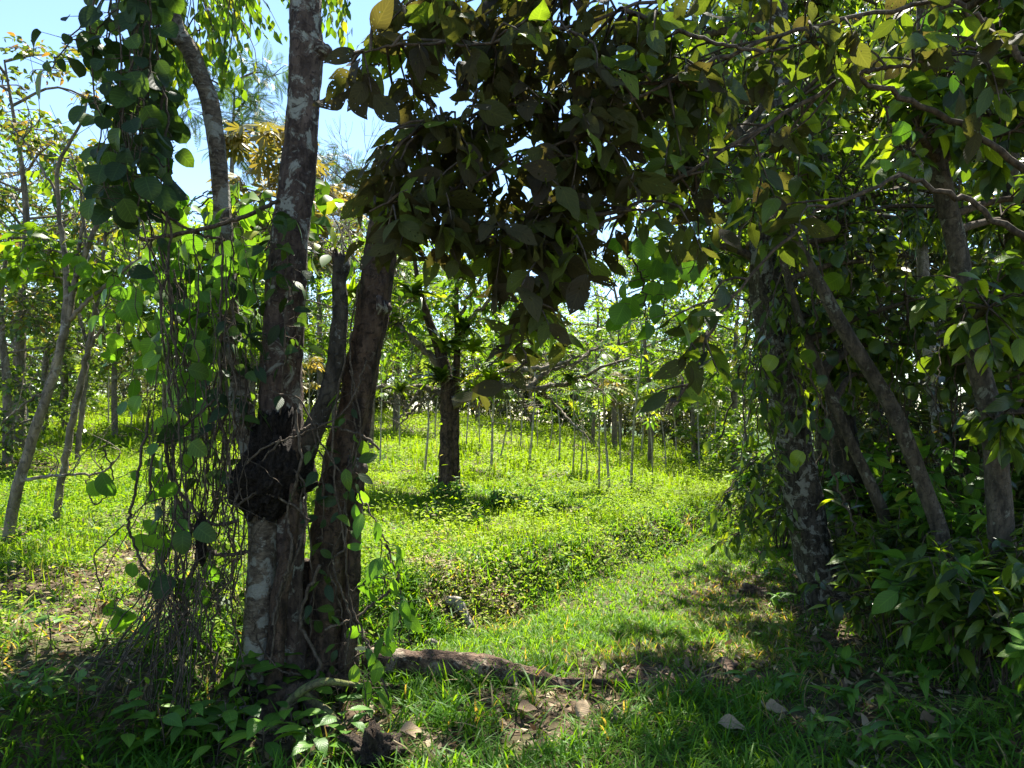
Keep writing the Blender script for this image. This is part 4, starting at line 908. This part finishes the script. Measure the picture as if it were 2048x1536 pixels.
sap = [(760, 930, 0), (848, 955, 1), (932, 895, 3), (983, 938, 0), (1000, 915, 2), (1023, 885, 1), (1058, 932, 3), (1075, 900, 0), (1098, 898, 2), (1118, 925, 1), (1145, 948, 0), (1160, 950, 2), (1175, 962, 3), (1198, 985, 1), (1220, 988, 0), (1240, 930, 4), (1262, 975, 3), (1282, 905, 1), (1305, 972, 2), (1332, 942, 0), (1352, 915, 3), (1400, 955, 1), (1420, 925, 4), (1437, 950, 0), (1478, 990, 3), (735, 890, 2), (800, 900, 3), (700, 905, 0), (1040, 900, 4), (960, 905, 4), (155, 905, 1), (217, 850, 3), (262, 860, 0), (330, 862, 2), (352, 875, 1), (60, 880, 3), (400, 870, 0), (625, 890, 4), (1500, 930, 2), (1385, 905, 0), (870, 885, 1)]
sap.sort()
used = set()
sdesc2 = ['feathery leaved slender sapling', 'taller slender pale stemmed sapling', 'slender sapling with fan leaves', 'slender sapling with long narrow leaves', 'slender sapling with golden fan leaves']
for k, (px, py, v) in enumerate(sap):
    p = hit(px, py)
    o = vari[v] if v not in used else copy_tree(vari[v]); used.add(v)
    s = U(.6, 1.1) * (1.0 if p[1] < 22 else 1.2); o.location = p.tolist(); o.scale = (s, s, s * U(.9, 1.1)); o.rotation_euler = (U(-.08, .08), U(-.09, .09), U(0, 6.28))
    o['label'] = '%s on the sunny slope, %s plantation sapling from the left' % (sdesc2[v], ordw[k])
# ------------------------------------------------------------------ left: slim trees
TG = 'slim pale trees on the left of the slope'
forest_tree('pale slim tree leaning at the far left with a sharp bare fork', [(-5, 1190, 30), (30, 1000, 27), (60, 890, 26), (105, 760, 24), (128, 660, 22), (134, 560, 16), (120, 440, 12), (118, 330, 10), (160, 250, 7), (175, 200, 4)], 6.3, M['bark_thin'], None, None, None, name='slim_tree', group=TG, n=70, rough=.12)
forest_tree('pale side stem rising right from the sharp fork at the far left', [(128, 690, 14), (150, 560, 14), (190, 460, 11), (210, 380, 8), (230, 300, 4)], 6.3, M['bark_thin'], None, None, None, name='slim_tree', group=TG, n=40, rough=.12) if False else None
def thin_tree(label, lst, dist, extra, lm, boxes, spec, r=.35, n=10, mat='bark_far'):
    P_, r_ = pw(lst, dist); b_ = np.array([P_[0][0], P_[0][1], float(height(P_[0][0], P_[0][1]))]); t_ = thing('slim_tree', b_, label, 'tree', TG)
    P_ = np.vstack([[b_ - [0, 0, .1]], P_]); r_ = np.concatenate([[r_[0]], r_])
    Tb = Tubes(); q = Tb.tube(P_, np.array(r_) * .75, 10, 60, rough=.15, wig=.004); Tb.build('trunk', M[mat], t_)
    Tb = Tubes(); L = Leaves(); al = [q]
    for e in extra: P2, r2 = pw(e, dist); al.append(Tb.tube(P2, r2, 6, 24, rough=.1, wig=.006))
    allq = np.vstack(al)
    for k in range(26):
        s_ = allq[rng.integers(len(allq) // 2, len(allq))]; Tb.tube([s_, s_ + [U(-.15, .15), U(-.1, .1), .15], s_ + [U(-.3, .3), U(-.2, .2), U(.2, .6)]], [.006, .004, .002], 3, 7, cap=False)
    if boxes: crown(L, Tb, allq, cl_px(boxes, dist - .5, dist + .8, r, n), spec, .012, .003); L.build('crown', M[lm], t_)
    Tb.build('branches', M[mat], t_)
for o in [o for o in bpy.data.objects if o.name == 'slim_tree']:
    for ch in list(o.children): bpy.data.objects.remove(ch)
    bpy.data.objects.remove(o)
thin_tree('pale slim tree leaning at the far left with a sharp bare fork', [(-5, 1190, 30), (30, 1000, 27), (60, 890, 26), (105, 760, 24), (128, 660, 22), (134, 560, 16), (120, 440, 12), (118, 330, 10), (160, 250, 7), (178, 190, 4)], 6.3,
          [[(128, 680, 14), (150, 560, 13), (190, 460, 10), (205, 380, 7), (200, 300, 4)], [(140, 640, 10), (190, 590, 8), (250, 540, 6), (300, 500, 3)], [(40, 960, 8), (120, 950, 6), (200, 945, 5), (230, 920, 3)], [(150, 540, 7), (170, 400, 6), (150, 330, 4)], [(118, 400, 6), (60, 300, 4), (20, 250, 3)], [(100, 780, 8), (60, 800, 5), (0, 850, 3)]],
          'light', [(40, 480, 260, 650, 5)], dict(tpl='ell_lo', size=.16, per=6, droop=.5, tumble=.5))
thin_tree('second slim tree left of the vine curtain, bare below', [(105, 1085, 20), (120, 980, 19), (140, 870, 17), (165, 750, 16), (180, 680, 14), (200, 560, 10), (215, 420, 7), (210, 300, 5)], 7.0, [[(175, 700, 9), (230, 620, 6), (260, 540, 4)], [(195, 580, 8), (170, 480, 5), (160, 380, 3)]], 'light', [(120, 330, 280, 560, 7)], dict(tpl='ell_lo', size=.13, per=6, droop=.5, tumble=.6))
thin_tree('third slim tree with a pale smooth stem behind the vine curtain', [(155, 910, 14), (165, 820, 13), (175, 720, 12), (190, 600, 9), (200, 450, 6)], 11, [[(178, 700, 7), (150, 600, 5)], [(182, 650, 6), (220, 560, 4)]], 'far', [(100, 420, 260, 620, 10)], dict(tpl='ell_lo', size=.15, per=6, droop=.4, tumble=.6), .5, 14)
# ------------------------------------------------------------------ background trees
BG = 'background trees behind the slope'
def make_bg(h, rad, nclump, ntw, spec, lm, trunk_r, name='background_tree', bark='bark_far', low=.35, twig=.006):
    t_ = thing(name, (0, 0, 0), 'x', 'tree', BG); Tb = Tubes()
    q = Tb.tube([(0, 0, -.3), (U(-.1, .1), 0, h * .3), (U(-.2, .2), U(-.2, .2), h * .6), (U(-.3, .3), U(-.3, .3), h * .92)], [trunk_r * 1.2, trunk_r, trunk_r * .7, trunk_r * .2], 9, 30, rough=.15); Tb.build('trunk', M[bark], t_)
    L = Leaves(); Tb = Tubes(); cl_ = []
    for k in range(nclump):
        z = h * (low + (1 - low) * (k + .5) / nclump); rr = rad * (math.sin(math.pi * (.12 + .8 * (k + .5) / nclump)) ** .6) * U(.45, 1); a = k * 2.4 + U(-.5, .5)
        c_r = rad * U(.3, .45); cl_.append(((math.cos(a) * rr, math.sin(a) * rr, z), (c_r, c_r, c_r * .7), ntw))
    crown(L, Tb, q, cl_, spec, trunk_r * .35, twig)
    Tb.build('branches', M[bark], t_); L.build('crown', M[lm], t_); return t_
fs = dict(tpl='tiny', size=.2, per=9, droop=.3, tumble=.8, jit=.05)
bgv = {
    'light': make_bg(6.5, 2.0, 15, 15, dict(fs, size=.15), 'light', .075),
    'mid': make_bg(8.0, 2.4, 18, 15, dict(fs, size=.16), 'far', .085),
    'dark': make_bg(6.0, 2.3, 16, 30, dict(fs, size=.16), 'forest', .1, low=.1),
    'orange': make_bg(7.0, 1.9, 16, 20, dict(fs, size=.15, tpl='ell_lo'), 'orange', .07, low=.25),
    'fan': make_bg(8.5, 1.7, 9, 7, dict(tpl='palm', size=.8, per=3, droop=.2, tumble=.25, var=.2), 'yellow', .09, low=.6, twig=.012),
    'feather': make_bg(11.5, 2.0, 9, 12, dict(tpl='fern', size=.75, per=4, droop=.1, tumble=.4), 'dark_fern', .12, low=.72, twig=.012),
    'pinn': make_bg(6.0, 1.9, 12, 12, dict(tpl='pinn_lo', size=.55, per=4, droop=.25, tumble=.4), 'light', .08, low=.35, twig=.01),
    'scrub': make_bg(2.2, 1.7, 12, 22, dict(fs, size=.15), 'forest2', .05, low=.1),
    'bush': make_bg(2.6, 1.6, 12, 22, dict(fs, size=.16), 'light', .05, low=.1)}
bused = set()
def put(kind, px, Yd, s, label, rz=None):
    o = bgv[kind] if kind not in bused else copy_tree(bgv[kind]); bused.add(kind)
    x = (px - 1024) / FPX * Yd; o.location = (x, Yd, float(height(x, Yd))); o.scale = (s, s, s); o.rotation_euler = (0, 0, U(0, 6.28) if rz is None else rz); o['label'] = label; return o
put('orange', 40, 11.5, .95, 'tree with orange tinged young leaves at the left edge')
put('orange', 130, 15, .85, 'smaller orange tinged tree just right of the left edge one')
put('dark', 15, 10.5, .6, 'dark bushy tree low at the left edge')
put('dark', 90, 14.5, .6, 'second dark bushy tree beside the left edge')
put('light', 230, 14.5, .68, 'yellow green tree behind the slim left trees')
put('light', 330, 17, .78, 'yellow green tree behind the vine curtain')
put('pinn', 400, 15.5, .75, 'feathery leaved tree right behind the kinked stem')
put('pinn', 500, 19, .92, 'feathery leaved tree seen between the two tall stems')
put('feather', 470, 27, 1.12, 'tall dark feathery crowned tree rising above the others left of centre')
put('fan', 545, 19.5, .92, 'tree with drooping golden fan leaves beside the tallest stem')
put('fan', 640, 24, .95, 'second golden fan leaved tree right of the tallest stem')
put('feather', 690, 30, .9, 'distant feathery crowned tree right of the tallest stem')
names = ['light', 'pinn', 'mid', 'light', 'bush', 'mid', 'pinn']
ww = dict(scrub='dark low scrub bush', light='yellow green airy tree', pinn='feathery leaved tree', mid='mid green tall tree', bush='low yellow green bush', dark='dark bushy tree')
lst = [(670, 20, 'light', .9), (740, 26, 'pinn', 1.0), (790, 21, 'pinn', .9), (840, 30, 'mid', .85), (900, 34, 'mid', .85), (955, 27, 'light', .9), (1010, 32, 'mid', .8), (1065, 28, 'pinn', .95), (1120, 35, 'light', 1.0), (1180, 30, 'mid', .7), (1240, 27, 'pinn', .8), (1290, 33, 'light', .9), (1350, 28, 'mid', .7), (1400, 23, 'pinn', .85), (1450, 28, 'light', .95), (1500, 22, 'mid', .9), (1560, 26, 'mid', 1.0), (620, 30, 'mid', .8), (560, 26, 'mid', .75), (440, 29, 'mid', .75), (280, 28, 'mid', .75), (180, 24, 'mid', .8), (100, 30, 'mid', .85), (-60, 18, 'mid', .9), (-90, 25, 'light', 1.1), (30, 22, 'light', 1.0),
       (380, 23, 'bush', 1), (450, 27, 'scrub', 1.0), (520, 27, 'bush', 1.0), (600, 28, 'scrub', .9), (690, 29, 'scrub', 1.1), (750, 30, 'scrub', 1.2), (810, 31, 'scrub', 1.0), (640, 29, 'scrub', 1.), (1000, 30, 'scrub', .8), (560, 30, 'scrub', 1.0), (1150, 29, 'bush', .9), (1330, 29, 'scrub', 1.2), (1390, 28, 'scrub', 1.2), (250, 25, 'scrub', .9), (1250, 31, 'scrub', 1.1), (120, 20, 'bush', .8), (1440, 20, 'bush', .7), (1490, 16, 'bush', .6), (-140, 13, 'light', 1), (1620, 20, 'light', 1), (1700, 24, 'mid', 1), (1300, 19, 'light', .85), (1390, 21, 'mid', .95), (1230, 24, 'light', 1.05), (1470, 18, 'light', .95), (930, 33, 'scrub', 1.3), (1060, 33, 'scrub', 1.4), (1110, 34, 'scrub', 1.5), (1170, 33, 'scrub', 1.3), (880, 33, 'scrub', 1.2), (1000, 34, 'scrub', 1.5)]
lst.sort()
for k, (px, Yd, kind, s) in enumerate(lst):
    put(kind, px, Yd, s, '%s in the background belt, %s of that belt from the left' % (ww[kind], ordw[k]))
for k in range(26):
    put('bush' if k % 2 else 'dark', -150 + k * 72 + U(-15, 15), U(35, 44), (1.9 if k % 2 else .85) * U(.85, 1.15), 'hazy bush in the farthest belt beyond the crest, %s from the left' % ordw[k])['group'] = 'farthest belt of bushes beyond the crest'
for k in range(22):
    put('mid' if k % 3 else 'light', -200 + k * 90 + U(-25, 25), U(46, 58), U(.9, 1.15), 'far tree of the last row beyond the crest, %s from the left' % ordw[k])['group'] = 'last row of far trees beyond the crest'
# bare fine twigged trees
def bare_tree(label, px, Yd, h, top, seed):
    x = (px - 1024) / FPX * Yd; b_ = np.array([x, Yd, float(height(x, Yd))]); t_ = thing('bare_tree', b_, label, 'tree', 'leafless trees'); Tb = Tubes()
    q = Tb.tube([b_ - [0, 0, .2], b_ + [.1, 0, h * .4], b_ + [U(-.3, .3), 0, h * .75]], [.06, .045, .03], 8, 20, rough=.15); Tb.build('trunk', M['bark_far'], t_)
    Tb = Tubes()
    def grow(p, d, l, r, lev):
        e = p + d * l; m_ = (p + e) / 2 + rng.normal(0, .06, 3) * l; Tb.tube([p, m_, e], [r, r * .8, r * .6], 4 if lev > 2 else 3, 5, cap=False)
        if lev == 0: return
        for k in range(3 if lev > 1 else 4):
            nd = norm(d + rng.normal(0, .5, 3) + [0, 0, .1]); grow(m_ * .5 + e * .5 if k else e, nd, l * U(.6, .85), r * .62, lev - 1)
    for k in range(5): grow(q[-1 - k * 2], norm(np.array([U(-1, 1), U(-.6, .6), U(.4, 1)])), top, .028, 4)
    Tb.build('branches', M['bark_far'], t_)
bare_tree('leafless fine twigged tree against the sky right of the tallest stem', 740, 14.5, 5.6, 1.0, 1)
bare_tree('leafless grey tree behind the path on the right of the centre', 1185, 24, 6.0, 1.2, 2)
bare_tree('leafless grey tree left of the vine curtain', 25, 12.5, 5.0, .9, 3)
# ------------------------------------------------------------------ things on the ground
def log(name, label, pts, rad, mat, cat, rough=.35, sides=18, n=60, group=None):
    Tb = Tubes(); Tb.tube(pts, rad, sides, n, rough=rough, ph=U(0, 30), flute=.08); o = Tb.build(name, mat, None, smooth=True)
    return props(o, label, cat, group)
def gp(px, py, dz=0.0):
    p = hit(px, py); return p + np.array([0, 0, dz])
l0 = gp(735, 1352, .07); l1 = gp(840, 1358, .08); l2 = gp(960, 1362, .07); l3 = gp(1070, 1368, .035); l4 = gp(1140, 1385, .0)
log('fallen_log', 'rotting brown log lying across the grass just right of the tree base', [l0, l1, l2, l3, l4], [.085, .09, .075, .05, .02], M['dead_wood'], 'log', .45, 24, 110)
log('fallen_log', 'short grey weathered piece of wood in the grass at the foot of the bank', [gp(890, 1215, .05), gp(915, 1230, .06), gp(945, 1262, .02)], [.028, .042, .022], M['grey_wood'], 'log', .8, 16, 40)
log('fallen_branch', 'thin dark rotten branch continuing right from the end of the log', [gp(1090, 1372, .02), gp(1200, 1378, .03), gp(1270, 1375, .01)], [.016, .018, .008], M['dead_wood'], 'branch', .5, 8, 50)
log('fallen_branch', 'mossy root like branch arching out from the foot of the tree', [gp(545, 1475, .02), W(585, 1400, 3.75), W(640, 1365, 3.75), W(720, 1370, 3.8)], [.022, .026, .022, .01], M['moss'], 'branch', .5, 10, 40)
log('fallen_branch', 'second mossy branch slanting down to the right from the tree foot', [W(610, 1390, 3.8), W(660, 1430, 3.7), gp(700, 1490, .02)], [.02, .022, .012], M['moss'], 'branch', .5, 10, 30)
log('fallen_branch', 'straight bare stick lying left of the tree foot', [gp(400, 1440, .03), gp(470, 1440, .03), gp(545, 1432, .04)], [.01, .012, .008], M['grey_wood'], 'stick', .3, 7, 24)
p = gp(745, 1530, .05); o = blob((.13, .1, .11), p, 'tree_stump', M['stump'], None, 5, 1.1, 5); props(o, 'shaggy dark rotten stump at the bottom edge below the tree', 'stump')
p = gp(1450, 1345, .02); o = blob((.12, .08, .045), p, 'rotten_wood_chunk', M['dead_wood'], None, 6, .8, 4); props(o, 'reddish brown chunk of rotten wood on the bare patch right of the log', 'rotten wood')
p = gp(1505, 1190, .03); o = blob((.10, .07, .06), p, 'rotten_wood_chunk', M['dead_wood'], None, 9, .8, 4); props(o, 'small rotten wood chunk farther up beside the path by the shrubs', 'rotten wood')
p = gp(1010, 1200, .02); o = blob((.035, .03, .02), p, 'clay_lump', M['clay'] if 'clay' in M else M['dead_wood'], None, 4, .6, 4); props(o, 'small orange clay clod at the foot of the bank', 'clod')
p = gp(865, 1298, .03); o = blob((.045, .03, .03), p, 'pale_stone', M['grey_wood'], None, 2, .4, 4); props(o, 'small pale stone behind the log', 'stone')
# dark flat board on the slope
p = gp(1146, 1030, .06); import bmesh
bm = bmesh.new(); bmesh.ops.create_cube(bm, size=1.0)
for v in bm.verts: v.co = Vector((v.co.x * .26, v.co.y * .16, v.co.z * .045))
bmesh.ops.bevel(bm, geom=bm.edges[:], offset=.006, segments=2, affect='EDGES'); me = bpy.data.meshes.new('dark_tray'); bm.to_mesh(me); bm.free(); me.materials.append(M['nest'])
o = bpy.data.objects.new('dark_board', me); C.objects.link(o); o.location = p.tolist(); o.rotation_euler = (R(8), R(-4), R(6)); props(o, 'short dark flat board lying on the sunny slope', 'board')
# big dead leaves
DL = 'large dead leaves fallen on the grass'
dls = [(1155, 1462, .10, 60, 'upright pale folded dead leaf below the log'), (1035, 1445, .10, 20, 'flat yellowish dead leaf left of the folded one'), (1435, 1475, .13, -30, 'broad pale dead leaf low in the middle of the shaded grass'), (1530, 1442, .12, 10, 'tan dead leaf right of the broad pale one'), (1715, 1520, .12, 30, 'dead leaf near the bottom edge on the right'), (1690, 1392, .07, 50, 'small bright dead leaf before the right shrubs'), (1840, 1468, .10, 5, 'reddish dead leaf among the low plants at lower right'), (1505, 1168, .10, 30, 'orange brown dead leaf on top of the small rotten chunk'), (1230, 1385, .08, 60, 'brown dead leaf beside the rotten branch'), (800, 1490, .10, 15, 'pale dead leaf right of the shaggy stump'), (640, 1465, .09, 40, 'brown dead leaf among the seedlings'), (1620, 1300, .08, 0, 'grey dead leaf at the foot of the shrubs'), (1380, 1320, .08, 70, 'small dark dead leaf on the bare patch')]
for (px, py, s, a, lab) in dls:
    p = gp(px, py, .06); L = Leaves(); ar = R(a)
    L.add('dead', p, np.array([math.cos(ar), math.sin(ar) * .6, .7 if 'upright' in lab else .1]), np.array([.25, -.35 if 'upright' not in lab else -1.2, 1.0]), s * 1.2, .3, .85, rnd=np.array([.76 if ('pale' in lab or 'bright' in lab) else .5]), curl=.05)
    o = L.build('dead_leaf', M['dry']); props(o, lab, 'dead leaf', DL)
# seedlings and low plants
HG = 'broad leaved seedlings at the bottom left'
hs_ = [(520, 1530, .17), (450, 1500, .15), (380, 1510, .14), (580, 1500, .15), (430, 1535, .16), (640, 1520, .14), (330, 1525, .14), (560, 1440, .13), (500, 1440, .12), (620, 1400, .12), (680, 1440, .12), (480, 1400, .16), (290, 1480, .12), (240, 1500, .12), (700, 1500, .12), (360, 1450, .1), (100, 1310, .12), (60, 1400, .1), (150, 1450, .1), (730, 1450, .1), (540, 1380, .2), (600, 1380, .18)]
hs_.sort()
for k, (px, py, s) in enumerate(hs_):
    p = hit(px, py); t_ = thing('seedling', p, '%s broad leaved seedling from the left along the bottom left' % ordw[k], 'seedling', HG); Tb = Tubes(); L = Leaves()
    n = int(U(7, 12)); h = U(.08, .26); top = p + [U(-.04, .04), U(-.04, .04), h]; q = Tb.tube([p, (p + top) / 2 + [.01, 0, 0], top], [.004, .0035, .002], 5, 12)
    a = np.arange(n) * 2.4 + U(0, 6); i_ = np.clip(np.linspace(4, 11, n).astype(int), 0, 11); d = np.stack([np.cos(a), np.sin(a), U(.1, .6, n)], -1); st_ = q[i_] + d * .04
    for j in range(n): Tb.tube([q[i_[j]], st_[j]], [.002, .0015], 3, 2, cap=False)
    L.add('ell', st_, d, np.array([0, 0, 1.0]) + rng.normal(0, .2, (n, 3)), s * U(.7, 1.15, n), U(.2, .6, n), 1.0); Tb.build('stem', M['twig'], t_); L.build('leaves', M['herb'], t_)
RG = 'low plants among the grass at the lower right'
rs_ = [(1620, 1470), (1700, 1430), (1780, 1440), (1850, 1400), (1900, 1500), (1960, 1460), (2000, 1520), (1750, 1520), (1560, 1400), (1600, 1350), (1680, 1350), (1500, 1390), (1800, 1350), (1880, 1350), (2030, 1440), (1650, 1530), (1540, 1290), (1560, 1220), (1540, 1160), (1850, 1530)]
rs_.sort()
for k, (px, py) in enumerate(rs_):
    p = hit(px, py); t_ = thing('low_plant', p, '%s low plant from the left in the grass before the forest shrubs' % ordw[k], 'plant', RG); L = Leaves(); n = int(U(8, 14))
    a = U(0, 6.28, n); d = np.stack([np.cos(a), np.sin(a), U(.3, 1.3, n)], -1)
    L.add('fern' if k % 5 == 2 else 'lance', np.repeat(p[None], n, 0) + [0, 0, .01] + rng.normal(0, .02, (n, 3)) * [1, 1, 0] + np.array([0, 0, 1.0]) * U(0, .12, n)[:, None], d, np.array([0, 0, 1.0]) + rng.normal(0, .1, (n, 3)), U(.1, .2, n), U(.3, .9, n), 1.0)
    L.build('leaves', M['herb'], t_); Tb = Tubes(); Tb.tube([p - [0, 0, .02], p + [0, 0, .13]], [.004, .002], 4, 4); Tb.build('stem', M['twig'], t_)
print('verts', sum(len(m_.vertices) for m_ in bpy.data.meshes), 'tris', sum(len(m_.polygons) for m_ in bpy.data.meshes), 'objects', len(bpy.data.objects))
